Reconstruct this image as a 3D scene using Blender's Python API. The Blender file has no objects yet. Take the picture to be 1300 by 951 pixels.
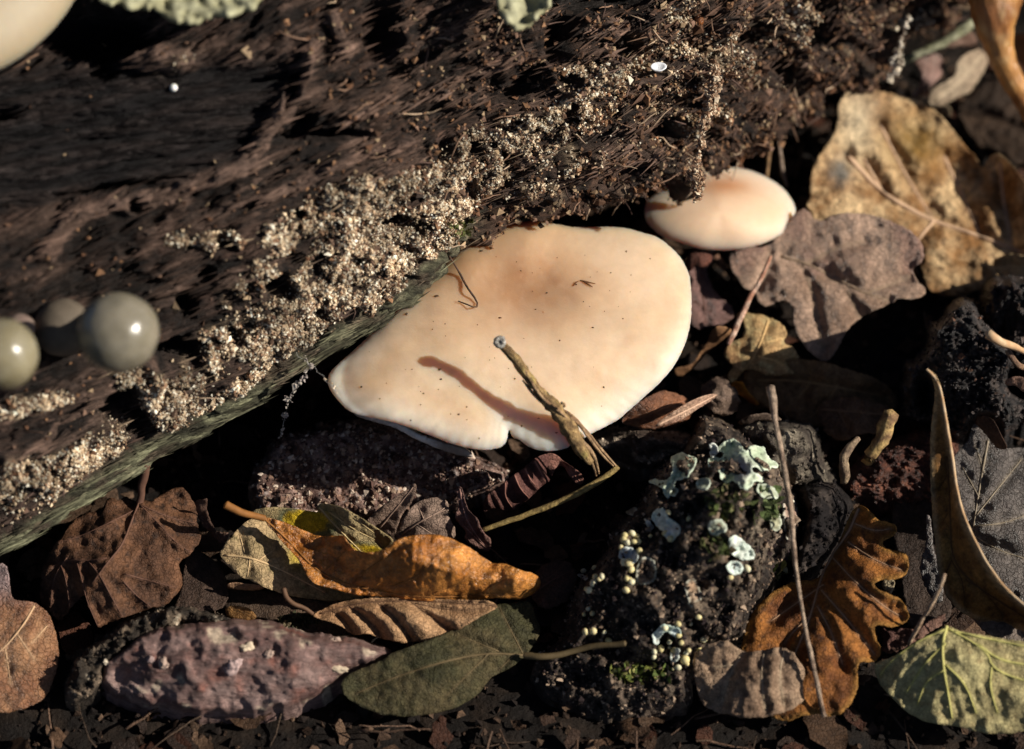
import bpy, math, random
import numpy as np
from mathutils import Vector, Matrix
from mathutils.bvhtree import BVHTree
from mathutils.geometry import delaunay_2d_cdt
# 1 unit = 1 cm
SC = bpy.context.scene
SC.unit_settings.system = 'METRIC'; SC.unit_settings.scale_length = 0.01
COL = SC.collection
R = math.radians
rng = np.random.default_rng(7)
# ---------------------------------------------------------------- camera
EL = R(55); PPU = 60.0; DIST = 58.0
W_CM = 1300 / PPU
RIGHT = np.array([1.0, 0, 0]); BACK = np.array([0, -math.cos(EL), math.sin(EL)]); UP = np.array([0, math.sin(EL), math.cos(EL)])
CP = BACK * DIST
cam = bpy.data.cameras.new('camera'); camo = bpy.data.objects.new('camera', cam); COL.objects.link(camo)
M = Matrix([[RIGHT[i], UP[i], BACK[i], CP[i]] for i in range(3)] + [[0, 0, 0, 1]]); camo.matrix_world = M
cam.sensor_width = 36; cam.lens = 36 * DIST / W_CM
cam.clip_start = 1; cam.clip_end = 60000
cam.dof.use_dof = True
cam.dof.focus_distance = DIST - 3.5
cam.dof.aperture_fstop = cam.lens * 0.001 / 1.15          # an aperture about a unit wide
SC.camera = camo
# ---------------------------------------------------------------- light
SUN = 0.83 * RIGHT + 0.22 * UP + 0.50 * BACK; SUN /= np.linalg.norm(SUN)
w = bpy.data.worlds.new('World'); SC.world = w; w.use_nodes = True
nt = w.node_tree; nt.nodes.clear()
sky = nt.nodes.new('ShaderNodeTexSky'); sky.sky_type = 'NISHITA'; sky.sun_disc = False; sky.air_density = .6; sky.dust_density = .6; sky.ozone_density = .4
sky.sun_elevation = math.asin(SUN[2]); sky.sun_rotation = math.atan2(SUN[0], SUN[1])
bg = nt.nodes.new('ShaderNodeBackground'); bg.inputs[1].default_value = 0.05
wo = nt.nodes.new('ShaderNodeOutputWorld')
nt.links.new(sky.outputs[0], bg.inputs[0]); nt.links.new(bg.outputs[0], wo.inputs[0])
sl = bpy.data.lights.new('sun', 'SUN'); sl.energy = 5.0; sl.angle = R(0.55); sl.color = (1, .94, .83)
so = bpy.data.objects.new('sun', sl); COL.objects.link(so)
so.rotation_euler = Vector(SUN).to_track_quat('Z', 'Y').to_euler()
SC.view_settings.view_transform = 'Standard'; SC.view_settings.look = 'None'
SC.view_settings.exposure = 0.42; SC.view_settings.gamma = 1

# ---------------------------------------------------------------- maths helpers
def P(u, v, h):
    """the point at height h above the ground that lies on the sight line of photograph point (u, v)"""
    u = np.asarray(u, float); v = np.asarray(v, float); h = np.asarray(h, float)
    d = ((u - 650) / PPU)[..., None] * RIGHT - ((v - 475.5) / PPU)[..., None] * UP - DIST * BACK
    t = (h - CP[2]) / d[..., 2]
    return CP + d * t[..., None]
def PX(X):
    q = X - CP; z = -(q @ BACK)
    return np.stack([650 + (q @ RIGHT) / z * DIST * PPU, 475.5 - (q @ UP) / z * DIST * PPU], -1)
def ray(u, v):
    d = (u - 650) / PPU * RIGHT - (v - 475.5) / PPU * UP - DIST * BACK
    return d / np.linalg.norm(d)
_perm = np.random.default_rng(3).permutation(256); _perm = np.concatenate([_perm, _perm])
_g = np.random.default_rng(4).normal(size=(256, 3)); _g /= np.linalg.norm(_g, axis=1)[:, None]
def noise(p):
    p = np.asarray(p, float); i = np.floor(p).astype(int); f = p - i; i &= 255
    s = f * f * f * (f * (f * 6 - 15) + 10); out = 0
    for a in (0, 1):
        for b in (0, 1):
            for c in (0, 1):
                hsh = _perm[_perm[_perm[(i[:, 0] + a) & 255] + ((i[:, 1] + b) & 255)] + ((i[:, 2] + c) & 255)]
                dd = (_g[hsh] * (f - np.array([a, b, c]))).sum(1)
                out = out + dd * (s[:, 0] if a else 1 - s[:, 0]) * (s[:, 1] if b else 1 - s[:, 1]) * (s[:, 2] if c else 1 - s[:, 2])
    return out * 1.6
def fbm(p, o=4, l=2.1, g=.5):
    a = 1; t = 0; n = 0; p = np.asarray(p, float)
    for k in range(o):
        t = t + a * noise(p + 17.3 * k); n += a; a *= g; p = p * l
    return t / n
def ridged(p, o=4):
    a = 1; t = 0; n = 0; p = np.asarray(p, float)
    for k in range(o):
        t = t + a * (1 - 2 * np.abs(noise(p + 11.1 * k))); n += a; a *= .5; p = p * 2.1
    return t / n
def ss(a, b, x):
    t = np.clip((x - a) / (b - a), 0, 1); return t * t * (3 - 2 * t)
def mix(a, b, t): return a + (b - a) * (t[:, None] if np.ndim(t) and (np.ndim(a) == 2 or np.size(a) == 3) else t)
C3 = lambda *c: np.array(c, float)
def segdist(Q, pts, closed=False):
    """distance of points Q (N,2) to a polyline, and the parameter along it"""
    pts = np.asarray(pts, float)
    if closed: pts = np.vstack([pts, pts[:1]])
    best = np.full(len(Q), 1e9); par = np.zeros(len(Q)); n = len(pts) - 1
    for k in range(n):
        a, b = pts[k], pts[k + 1]; ab = b - a; L = ab @ ab + 1e-9
        t = np.clip(((Q - a) @ ab) / L, 0, 1)
        d = np.hypot(*(Q - a - t[:, None] * ab).T)
        m = d < best; best[m] = d[m]; par[m] = (k + t[m]) / n
    return best, par
def inside(Q, poly):
    x, y = Q[:, 0], Q[:, 1]; r = np.zeros(len(Q), bool); n = len(poly)
    for i in range(n):
        x1, y1 = poly[i]; x2, y2 = poly[(i + 1) % n]
        c = ((y1 > y) != (y2 > y)) & (x < (x2 - x1) * (y - y1) / (y2 - y1 + 1e-12) + x1); r ^= c
    return r
def tps(ctrl):
    c = np.array(ctrl, float); p = c[:, :2] / 100; z = c[:, 2]; n = len(c)
    if n < 3: return lambda q: np.full(len(q), z.mean())
    d = np.linalg.norm(p[:, None] - p[None], axis=2); K = np.where(d > 0, d * d * np.log(d + 1e-12), 0) + np.eye(n) * 1e-3
    A = np.zeros((n + 3, n + 3)); A[:n, :n] = K; A[:n, n] = 1; A[:n, n + 1:] = p; A[n, :n] = 1; A[n + 1:, :n] = p.T
    A += np.eye(n + 3) * 1e-9
    s = np.linalg.lstsq(A, np.concatenate([z, [0, 0, 0]]), rcond=None)[0]
    def f(q):
        q = np.asarray(q, float) / 100; out = s[n] + q @ s[n + 1:]
        for k in range(n):
            r = np.linalg.norm(q - p[k], axis=1); out = out + s[k] * np.where(r > 0, r * r * np.log(r + 1e-12), 0)
        return out
    return f
def chaikin(p, it=1, closed=True):
    p = np.asarray(p, float)
    for _ in range(it):
        if closed:
            q = np.roll(p, -1, 0); p = np.stack([.75 * p + .25 * q, .25 * p + .75 * q], 1).reshape(-1, p.shape[1])
        else:
            a, b = p[:-1], p[1:]; m = np.stack([.75 * a + .25 * b, .25 * a + .75 * b], 1).reshape(-1, p.shape[1]); p = np.vstack([p[:1], m, p[-1:]])
    return p
def resample(p, step, closed=True):
    p = np.asarray(p, float)
    if closed: p = np.vstack([p, p[:1]])
    d = np.r_[0, np.cumsum(np.linalg.norm(np.diff(p, axis=0), axis=1))]; n = max(3, int(round(d[-1] / step)))
    t = np.linspace(0, d[-1], n + 1); q = np.stack([np.interp(t, d, p[:, k]) for k in range(p.shape[1])], 1)
    return q[:-1] if closed else q
_S = 440 / 1300
def Z(k, pts):
    """photograph points written down in the frame of one enlarged crop"""
    o = {'A': (0, 0), 'B': (430, 0), 'C': (860, 0), 'D': (0, 300), 'E': (430, 300), 'F': (860, 300), 'G': (0, 580), 'H': (430, 580), 'I': (860, 580), 'J': (260, 600), 'K': (720, 500), 'M': (700, 640), 'X': (0, 0)}[k]
    s = {'K': 340 / 1244, 'M': 260 / 1119, 'X': 1}.get(k, _S)
    return [(o[0] + p[0] * s, o[1] + p[1] * s) + tuple(p[2:]) for p in pts]

# ---------------------------------------------------------------- materials
def mat(name, rough=.6, spec=.4, bump=(12, .03, .5), grain=(8, .35), stretch=None, net=None, trans=0, sss=None, coat=0, sparkle=0, thresh=None):
    m = bpy.data.materials.new(name); m.use_nodes = True; n = m.node_tree; N = n.nodes; L = n.links; b = N['Principled BSDF']
    tc = N.new('ShaderNodeTexCoord'); mp = N.new('ShaderNodeMapping'); L.new(tc.outputs['Object'], mp.inputs[0])
    if stretch: mp.inputs['Rotation'].default_value = stretch[0]; mp.inputs['Scale'].default_value = stretch[1]
    at = N.new('ShaderNodeAttribute'); at.attribute_name = 'col'
    def nz(scale, det=6, ro=.6):
        t = N.new('ShaderNodeTexNoise'); t.inputs['Scale'].default_value = scale; t.inputs['Detail'].default_value = det; t.inputs['Roughness'].default_value = ro
        L.new(mp.outputs[0], t.inputs['Vector']); return t.outputs[0]
    def ma(op, a, b_, c=None):
        t = N.new('ShaderNodeMath'); t.operation = op
        for i, x in enumerate((a, b_, c)):
            if x is None: continue
            if isinstance(x, (int, float)): t.inputs[i].default_value = x
            else: L.new(x, t.inputs[i])
        return t.outputs[0]
    g = nz(grain[0]); k = ma('MULTIPLY_ADD', g, 2 * grain[1] * 2, 1 - grain[1] * 2); k = ma('MULTIPLY', k, ma('MULTIPLY_ADD', nz(grain[0] * 6, 4, .7), grain[1] * 2.4, 1 - grain[1] * 1.2))
    h = nz(bump[0], 8, .65)
    hh = h
    if net:
        vo = N.new('ShaderNodeTexVoronoi'); vo.feature = 'DISTANCE_TO_EDGE'; vo.inputs['Scale'].default_value = net[0]
        mixv = N.new('ShaderNodeVectorMath'); mixv.operation = 'ADD'; t = N.new('ShaderNodeTexNoise'); t.inputs['Scale'].default_value = net[0] * 1.1
        L.new(mp.outputs[0], t.inputs['Vector']); sc = N.new('ShaderNodeVectorMath'); sc.operation = 'SCALE'; sc.inputs['Scale'].default_value = .9 / net[0]
        L.new(t.outputs['Color'], sc.inputs[0]); L.new(mp.outputs[0], mixv.inputs[0]); L.new(sc.outputs[0], mixv.inputs[1]); L.new(mixv.outputs[0], vo.inputs['Vector'])
        e = ma('MULTIPLY', vo.outputs['Distance'], 8.0); e = ma('MINIMUM', e, 1.0)
        k = ma('MULTIPLY', k, ma('MULTIPLY_ADD', e, net[1], 1 - net[1]))
        hh = ma('ADD', h, ma('MULTIPLY', e, net[2]))
    vm = N.new('ShaderNodeVectorMath'); vm.operation = 'SCALE'; L.new(at.outputs['Color'], vm.inputs[0]); L.new(k, vm.inputs['Scale'])
    col = vm.outputs[0]
    L.new(col, b.inputs['Base Color'])
    b.inputs['Roughness'].default_value = rough; b.inputs['Specular IOR Level'].default_value = spec
    rr = nz(bump[0] * .6, 3); L.new(ma('MULTIPLY_ADD', rr, .35, rough - .17), b.inputs['Roughness'])
    bp = N.new('ShaderNodeBump'); bp.inputs['Strength'].default_value = bump[2]; bp.inputs['Distance'].default_value = bump[1]
    L.new(hh, bp.inputs['Height']); L.new(bp.outputs[0], b.inputs['Normal'])
    if coat: b.inputs['Coat Weight'].default_value = coat; b.inputs['Coat Roughness'].default_value = .15
    if sss: b.inputs['Subsurface Weight'].default_value = sss[0]; b.inputs['Subsurface Radius'].default_value = sss[1]; b.inputs['Subsurface Scale'].default_value = sss[2]
    if trans:
        tr = N.new('ShaderNodeBsdfTranslucent'); L.new(col, tr.inputs[0]); L.new(bp.outputs[0], tr.inputs['Normal'])
        ms = N.new('ShaderNodeMixShader'); ms.inputs[0].default_value = trans; out = N['Material Output']
        L.new(b.outputs[0], ms.inputs[1]); L.new(tr.outputs[0], ms.inputs[2]); L.new(ms.outputs[0], out.inputs[0])
    return m
AX = R(33)
M_LOG = mat('rotten_wood', .6, .22, (9, .14, 1.0), (5, .8), ((0, 0, -AX), (.28, 2.0, 2.0)))
M_CRUST = mat('crust_grain', .8, .12, (20, .02, .5), (14, .3))
M_SOIL = mat('soil', .7, .12, (9, .08, .9), (5, .5))
M_CAP = mat('cap_skin', .55, .25, (18, .012, .35), (5, .045), sss=(.9, (1.0, .6, .35), .85))
M_GILL = mat('gill', .7, .2, (20, .01, .4), (5, .1))
M_LEAF = mat('dry_leaf', .6, .18, (16, .05, .8), (6, .45), net=(11, .30, .30), trans=.16)
M_WETLEAF = mat('wet_leaf', .34, .5, (30, .05, 1.0), (6, .4), net=(9, .28, .35), trans=.08)
M_VEIN = mat('leaf_vein', .65, .15, (20, .01, .4), (10, .2))
M_WAXLEAF = mat('leathery_leaf', .30, .65, (6, .10, .6), (3, .6), net=(11, .12, .25), trans=.30)
M_BARK = mat('bark', .65, .25, (12, .12, 1.0), (7, .7))
M_TWIG = mat('twig', .65, .25, (18, .05, 1.0), (9, .75))
M_CHAR = mat('charred_wood', .42, .4, (12, .12, 1.0), (9, .6))
M_LICH = mat('lichen_skin', .85, .15, (16, .02, .6), (9, .18))
M_BEAD = mat('bead', .5, .35, (20, .01, .3), (10, .15), sss=(.2, (.3, .2, .08), .1))
M_BALL = mat('puffball_skin', .24, .45, (14, .01, .3), (3, .16), sss=(.3, (.3, .25, .12), .3))
M_PINK = mat('pink_wood', .45, .4, (10, .10, .9), (5, .6), ((0, 0, R(8)), (.5, 1.6, 1.6)))
M_STALK = mat('stalk', .35, .5, (9, .05, .6), (4, .35), ((0, 0, 0), (2, .6, .6)))

# ---------------------------------------------------------------- mesh helpers
def tag(o, label=None, cat=None, group=None, kind=None):
    for k, x in (('label', label), ('category', cat), ('group', group), ('kind', kind)):
        if x: o[k] = x
    return o
def mk(name, V, F, m, parent=None, col=None, smooth=True, solid=0, origin=None):
    V = np.asarray(V, float); me = bpy.data.meshes.new(name)
    if parent is not None: o0 = np.array(parent['_o'])
    else: o0 = V.mean(0) if origin is None else np.array(origin)
    F = [np.asarray(f, int) for f in (F if isinstance(F, list) else [F]) if len(f)]
    me.vertices.add(len(V)); me.vertices.foreach_set('co', (V - o0).astype(np.float32).ravel())
    nl = sum(f.size for f in F); npoly = sum(len(f) for f in F)
    me.loops.add(nl); me.polygons.add(npoly)
    me.loops.foreach_set('vertex_index', np.concatenate([f.ravel() for f in F]).astype(np.int32))
    st = []; s = 0
    for f in F: st.append(s + np.arange(len(f)) * f.shape[1]); s += f.size
    me.polygons.foreach_set('loop_start', np.concatenate(st).astype(np.int32))
    me.update(calc_edges=True); me.validate()
    me.polygons.foreach_set('use_smooth', np.full(len(me.polygons), smooth))
    if col is None: col = (.5, .5, .5)
    c = np.ones((len(V), 4), np.float32); c[:, :3] = np.clip(col, 0.002, .95)
    a = me.color_attributes.new('col', 'FLOAT_COLOR', 'POINT'); a.data.foreach_set('color', c.ravel())
    me.materials.append(m)
    o = bpy.data.objects.new(name, me); COL.objects.link(o)
    if parent is not None: o.parent = parent
    else: o.location = o0
    if solid:
        md = o.modifiers.new('thickness', 'SOLIDIFY'); md.thickness = solid; md.offset = -1
    return o
def root(name, loc, label, cat, group=None):
    o = bpy.data.objects.new(name, None); COL.objects.link(o); o.location = loc; o['_o'] = [float(x) for x in loc]
    o.empty_display_size = .3
    return tag(o, label, cat, group)
BV = []
def add_bvh(V, F):
    F = [f for g in (F if isinstance(F, list) else [F]) for f in np.asarray(g).tolist()]
    BV.append(BVHTree.FromPolygons(np.asarray(V).tolist(), F))
def hit(u, v, only=None):
    d = Vector(ray(u, v)); best = None
    for k, b in enumerate(BV):
        if only is not None and k not in only: continue
        r = b.ray_cast(Vector(CP), d)
        if r[0] is not None and (best is None or r[3] < best[3]): best = r
    if best is None: p = P(u, v, 0.0); return np.array(p), np.array([0, 0, 1.0])
    n = np.array(best[1]); n = n if n @ np.array(d) < 0 else -n
    return np.array(best[0]), n
def tube(path, rad, seg=8, rough=0, seed=0, caps=True):
    path = np.asarray(path, float); n = len(path); rad = np.broadcast_to(np.asarray(rad, float), (n,))
    T = np.gradient(path, axis=0); T /= np.linalg.norm(T, axis=1)[:, None] + 1e-12
    ref = np.array([.31, .22, .92]); A = np.cross(T, ref); A /= np.linalg.norm(A, axis=1)[:, None] + 1e-9; B = np.cross(T, A)
    th = np.linspace(0, 2 * np.pi, seg, endpoint=False)
    r = rad[:, None] * np.ones(seg)
    if rough:
        q = (path[:, None, :] * 1.0 + (A[:, None] * np.cos(th)[None, :, None] + B[:, None] * np.sin(th)[None, :, None]) * .25).reshape(-1, 3)
        r = r * (1 + rough * fbm(q * 6 + seed, 3).reshape(n, seg))
        if seg >= 8: al = np.r_[0, np.cumsum(np.linalg.norm(np.diff(path, axis=0), axis=1))]; q2 = np.stack(np.broadcast_arrays(np.cos(th)[None] * 2.2, np.sin(th)[None] * 2.2, al[:, None] * 1.3), -1).reshape(-1, 3); r = r * (1 + .9 * rough * (ridged(q2 + seed, 3) - .5).reshape(n, seg))
    V = path[:, None] + r[..., None] * (A[:, None] * np.cos(th)[None, :, None] + B[:, None] * np.sin(th)[None, :, None])
    V = V.reshape(-1, 3); i = np.arange(n - 1)[:, None] * seg; j = np.arange(seg)[None]; k = (j + 1) % seg
    F = np.stack([i + j, i + k, i + seg + k, i + seg + j], -1).reshape(-1, 4); fs = [F]
    if caps:
        V = np.vstack([V, path[:1] - T[:1] * rad[0] * .5, path[-1:] + T[-1:] * rad[-1] * .5]); j = np.arange(seg); k = (j + 1) % seg
        fs.append(np.vstack([np.stack([k, j, np.full(seg, n * seg)], 1), np.stack([(n - 1) * seg + j, (n - 1) * seg + k, np.full(seg, n * seg + 1)], 1)]))
    return V, fs
def join(parts):
    V = []; F3 = []; F4 = []; C = []; o = 0
    for v, f, c in parts:
        for g in (f if isinstance(f, list) else [f]):
            g = np.asarray(g)
            if len(g): (F3 if g.shape[1] == 3 else F4).append(g + o)
        V.append(v); C.append(np.broadcast_to(np.asarray(c, float), (len(v), 3))); o += len(v)
    return np.vstack(V), [np.vstack(x) for x in (F3, F4) if x], np.vstack(C)
OCT = np.array([(1, 0, 0), (-1, 0, 0), (0, 1, 0), (0, -1, 0), (0, 0, 1), (0, 0, -1)], float)
OCF = np.array([(0, 2, 4), (2, 1, 4), (1, 3, 4), (3, 0, 4), (2, 0, 5), (1, 2, 5), (3, 1, 5), (0, 3, 5)])
import itertools
def ico(sub=1):
    t = (1 + 5 ** .5) / 2; v = [(-1, t, 0), (1, t, 0), (-1, -t, 0), (1, -t, 0), (0, -1, t), (0, 1, t), (0, -1, -t), (0, 1, -t), (t, 0, -1), (t, 0, 1), (-t, 0, -1), (-t, 0, 1)]
    f = [(0, 11, 5), (0, 5, 1), (0, 1, 7), (0, 7, 10), (0, 10, 11), (1, 5, 9), (5, 11, 4), (11, 10, 2), (10, 7, 6), (7, 1, 8), (3, 9, 4), (3, 4, 2), (3, 2, 6), (3, 6, 8), (3, 8, 9), (4, 9, 5), (2, 4, 11), (6, 2, 10), (8, 6, 7), (9, 8, 1)]
    v = [np.array(x) / np.linalg.norm(x) for x in v]
    for _ in range(sub):
        c = {}; g = []
        def mid(a, b):
            k = (min(a, b), max(a, b))
            if k not in c: p = v[a] + v[b]; v.append(p / np.linalg.norm(p)); c[k] = len(v) - 1
            return c[k]
        for a, b, d in f:
            x, y, z = mid(a, b), mid(b, d), mid(d, a); g += [(a, x, z), (b, y, x), (d, z, y), (x, y, z)]
        f = g
    return np.array(v), np.array(f)
IC0 = ico(0); IC1 = ico(1); IC3 = ico(3); IC4 = ico(4)
def grains(cen, rad, cols, base=(OCT, OCF), jit=.35):
    bv, bf = base; n = len(cen); q = rng.normal(size=(n, 3, 3)); Q = np.linalg.qr(q)[0]
    s = rng.uniform(.6, 1.35, (n, 1, 3))
    loc = bv[None] * s + rng.normal(size=(n, len(bv), 3)) * jit * .3
    V = np.einsum('nij,nvj->nvi', Q, loc) * rad[:, None, None] + cen[:, None]
    F = bf[None] + (np.arange(n) * len(bv))[:, None, None]
    return V.reshape(-1, 3), F.reshape(-1, 3), np.repeat(cols, len(bv), 0)
def pick(pal, n, var=.25):
    pal = np.array(pal); c = pal[rng.integers(len(pal), size=n)]; return c * rng.uniform(1 - var, 1 + var, (n, 1))

def patch(outline, sp=4.0, smooth=1, jag=0.0, jf=.12, seed=0):
    o = chaikin(outline, smooth) if smooth else np.asarray(outline, float)
    o = resample(o, sp * .85)
    if jag:
        q = np.c_[o * jf, np.full(len(o), seed)]
        o = o + jag * np.stack([fbm(q, 3), fbm(q + 31.7, 3)], 1)
    x0, y0 = o.min(0); x1, y1 = o.max(0)
    gx, gy = np.meshgrid(np.arange(x0, x1, sp), np.arange(y0, y1, sp * .87)); gx = gx + (np.arange(gx.shape[0]) % 2)[:, None] * sp * .5
    g = np.stack([gx.ravel(), gy.ravel()], 1); g += rng.uniform(-.15, .15, g.shape) * sp
    g = g[inside(g, o)]
    if len(g): g = g[segdist(g, o[::1], True)[0] > sp * .55]
    pts = np.vstack([o, g]); nb = len(o)
    r = delaunay_2d_cdt([Vector(p) for p in pts.tolist()], [], [list(range(nb))], 1, 1e-4)
    V2 = np.array([tuple(p) for p in r[0]]); F = np.array([f for f in r[2] if len(f) == 3])
    a, b, c = V2[F[:, 0]], V2[F[:, 1]], V2[F[:, 2]]
    ar = (b[:, 0] - a[:, 0]) * (c[:, 1] - a[:, 1]) - (b[:, 1] - a[:, 1]) * (c[:, 0] - a[:, 0])
    F[ar > 0] = F[ar > 0][:, ::-1]                      # facing the eye (photo y runs down)
    return V2, F, o

# ---------------------------------------------------------------- ground, one sheet to the horizon
def ground():
    n = 330; t = np.linspace(-1, 1, n); c = 15 * t + 0; far = np.sign(t) * np.clip(np.abs(t) - .93, 0, 1) ** 2 / .07 ** 2
    gx = c + far * 25000; gy = c * 1.05 + far * 25000 + 1
    X, Y = np.meshgrid(gx, gy); p = np.stack([X.ravel(), Y.ravel(), 0 * X.ravel()], 1)
    near = (np.hypot(p[:, 0], p[:, 1]) < 60)
    q = p.copy(); q[~near] = q[~near] % 97
    z = .28 * fbm(q * .35, 3) + .16 * fbm(q * 1.6 + 5, 4) - .15
    z = np.where(near, z, z * 2)
    p[:, 2] = z
    i = np.arange(n - 1)[:, None] * n + np.arange(n - 1)[None]; F = np.stack([i, i + 1, i + n + 1, i + n], -1).reshape(-1, 4)
    c = mix(C3(.008, .006, .005), C3(.02, .013, .009), ss(-.2, .4, fbm(q * 1.2 + 9, 3)))
    o = mk('ground', p, F, M_SOIL, col=c, origin=(0, 0, 0)); tag(o, kind='structure')
    add_bvh(p, F)
ground()

# ---------------------------------------------------------------- the fallen log
EDGE = [(-700, 1010, 1.0), (-250, 800, 1.4), (0, 702, 1.7), (68, 664, 1.9), (142, 618, 2.1), (190, 588, 2.2), (254, 552, 2.4), (318, 516, 2.7), (372, 482, 3.0), (435, 434, 3.3),
        (467, 414, 3.5), (511, 380, 3.7), (565, 340, 3.9), (599, 300, 3.95), (645, 281, 3.9), (700, 270, 3.85), (755, 262, 3.8), (810, 245, 3.5), (870, 215, 3.2),
        (935, 190, 2.9), (1000, 150, 2.6), (1077, 108, 2.4), (1114, 82, 2.3), (1150, 60, 2.2), (1229, 16, 2.1), (1330, -40, 2.0), (1800, -280, 1.8)]
NAX = np.array([-math.sin(AX), math.cos(AX), 0.0])
HOLLOW = [(120, 40, 78, 34, 0, 1.5), (128, 82, 22, 18, 0, 1.0), (488, 38, 26, 44, 0, 1.5), (716, 48, 22, 42, .35, 1.6), (668, 108, 14, 40, .9, .9), (603, 192, 14, 14, 0, .8), (8, 140, 26, 11, 0, .9),
          (374, 110, 9, 34, .35, .7), (405, 172, 62, 8, -.05, .8), (385, 158, 14, 24, .5, .7), (150, 236, 90, 5, -.13, .6), (176, 262, 14, 10, 0, .6), (238, 388, 15, 22, -.3, .8), (262, 350, 13, 13, 0, .7),
          (225, 448, 40, 20, 0, 1.3), (158, 515, 22, 34, .5, 1.3), (180, 540, 16, 22, .5, .8), (355, 368, 22, 20, 0, .7), (370, 330, 18, 9, 0, .6), (505, 285, 24, 16, .2, .7), (525, 252, 14, 8, .2, .5),
          (770, -5, 70, 26, -.1, 1.3), (800, 60, 22, 20, 0, .7), (1005, 98, 22, 22, 0, 1.2), (905, 112, 14, 22, 0, .7), (960, 48, 18, 26, .3, .9), (1045, 30, 22, 50, .2, 1.2), (1120, 55, 40, 18, -.4, 1.0),
          (1075, 60, 22, 14, 0, .6), (512, 92, 20, 14, .2, .5), (560, 138, 14, 8, 0, .4), (430, 105, 18, 7, 0, .4), (640, 230, 40, 8, -.7, .5), (735, 190, 60, 7, -.45, .7), (820, 175, 50, 14, -.5, .8), (860, 120, 26, 10, -.6, .8), (565, 190, 10, 20, .3, .5), (690, 262, 32, 8, -.15, .7), (855, 165, 14, 20, .2, .7), (930, 150, 20, 10, 0, .5), (100, 445, 60, 12, -.1, .4), (300, 430, 16, 10, .5, .4)]
CRUST = [((15, 600), (130, 575), 24, .9), ((5, 520), (85, 505), 10, .7), ((170, 485), (235, 515), 24, 1), ((200, 530), (245, 535), 20, .9), ((268, 440), (305, 432), 20, 1), ((260, 520), (345, 465), 16, 1.1), ((345, 440), (440, 330), 36, 1), ((350, 300), (440, 255), 22, 1),
         ((430, 260), (590, 215), 26, 1.15), ((440, 330), (560, 290), 42, 1.1), ((470, 380), (560, 330), 24, 1), ((565, 198), (610, 172), 11, .8), ((650, 175), (760, 135), 26, 1), ((720, 105), (820, 85), 16, .9), ((860, 15), (868, 70), 18, 1.1), ((590, 255), (640, 205), 18, .9),
         ((715, 262), (760, 272), 16, .8), ((790, 240), (870, 222), 14, .7), ((885, 80), (935, 45), 16, .7), ((895, 85), (905, 140), 12, .9), ((1005, 10), (1018, 45), 12, 1), ((1085, 65), (1110, 100), 10, .9), ((1160, 15), (1120, 35), 8, .8), ((220, 305), (295, 305), 13, .8), ((330, 350), (300, 400), 26, .5),
         ((870, 150), (862, 165), 10, .9), ((960, 95), (1035, 125), 10, .6), ((1220, 3), (1300, -5), 10, 1), ((110, 570), (60, 610), 22, .9), ((840, 190), (860, 215), 12, .6), ((200, 95), (260, 60), 10, .3), ((130, 560), (300, 440), 24, .45), ((300, 440), (560, 300), 52, .33), ((430, 300), (640, 190), 36, .48), ((760, 140), (860, 60), 28, .5), ((640, 230), (860, 110), 32, .33), ((860, 100), (1000, 20), 34, .38), ((0, 640), (140, 560), 30, .4), ((760, 175), (700, 230), 12, .5), ((640, 240), (700, 215), 12, .6)]
RIDGE = [([(395, 60), (372, 120), (345, 165), (320, 200), (280, 222), (235, 236)], 13, .28), ([(60, 320), (90, 275), (140, 258), (230, 250)], 15, .22), ([(0, 530), (120, 500), (215, 452)], 10, .15), ([(180, 75), (235, 78)], 16, .35),
         ([(330, 255), (440, 200), (520, 180)], 9, .2), ([(0, 590), (110, 520), (200, 478)], 7, .18), ([(760, 40), (790, 30), (770, 90), (730, 120)], 12, .3), ([(420, 20), (440, 70)], 10, .25), ([(640, 215), (720, 165), (850, 90), (930, 50)], 7, .2), ([(640, 245), (760, 190), (850, 150)], 6, .18), ([(440, 150), (560, 120)], 9, .15)]
FLAT = [(-80, 110), (150, 75), (380, 75), (360, 125), (320, 190), (250, 225), (80, 245), (-80, 300)]
def log_maps(u, v):
    Q = np.stack([u, v], 1); hol = np.zeros(len(u)); cr = np.zeros(len(u)); rd = np.zeros(len(u))
    wob = 5 * fbm(np.c_[Q * .035, u * 0], 3)
    for (x, y, a, b, t, d) in HOLLOW:
        dx, dy = u - x + wob, v - y + wob; cx, sy = dx * math.cos(t) + dy * math.sin(t), -dx * math.sin(t) + dy * math.cos(t)
        hol = np.maximum(hol, d * (1 - ss(.55, 1.15, np.hypot(cx / a, sy / b))))
    for (a, b, r, s) in CRUST:
        d, _ = segdist(Q, [a, b]); cr = np.maximum(cr, s * (1 - ss(.35, 1.45, d / r)))
    for (pl, r, s) in RIDGE:
        d, _ = segdist(Q + wob[:, None], pl); rd = np.maximum(rd, s * (1 - ss(.3, 1.2, d / r)))
    fl = np.where(inside(Q, np.array(FLAT)), 1, -1) * segdist(Q, FLAT, True)[0]; fl = ss(-14, 16, fl + 22 * fbm(np.c_[Q * .03, u * 0 + 4], 3))
    return hol, cr, rd, fl
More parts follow.
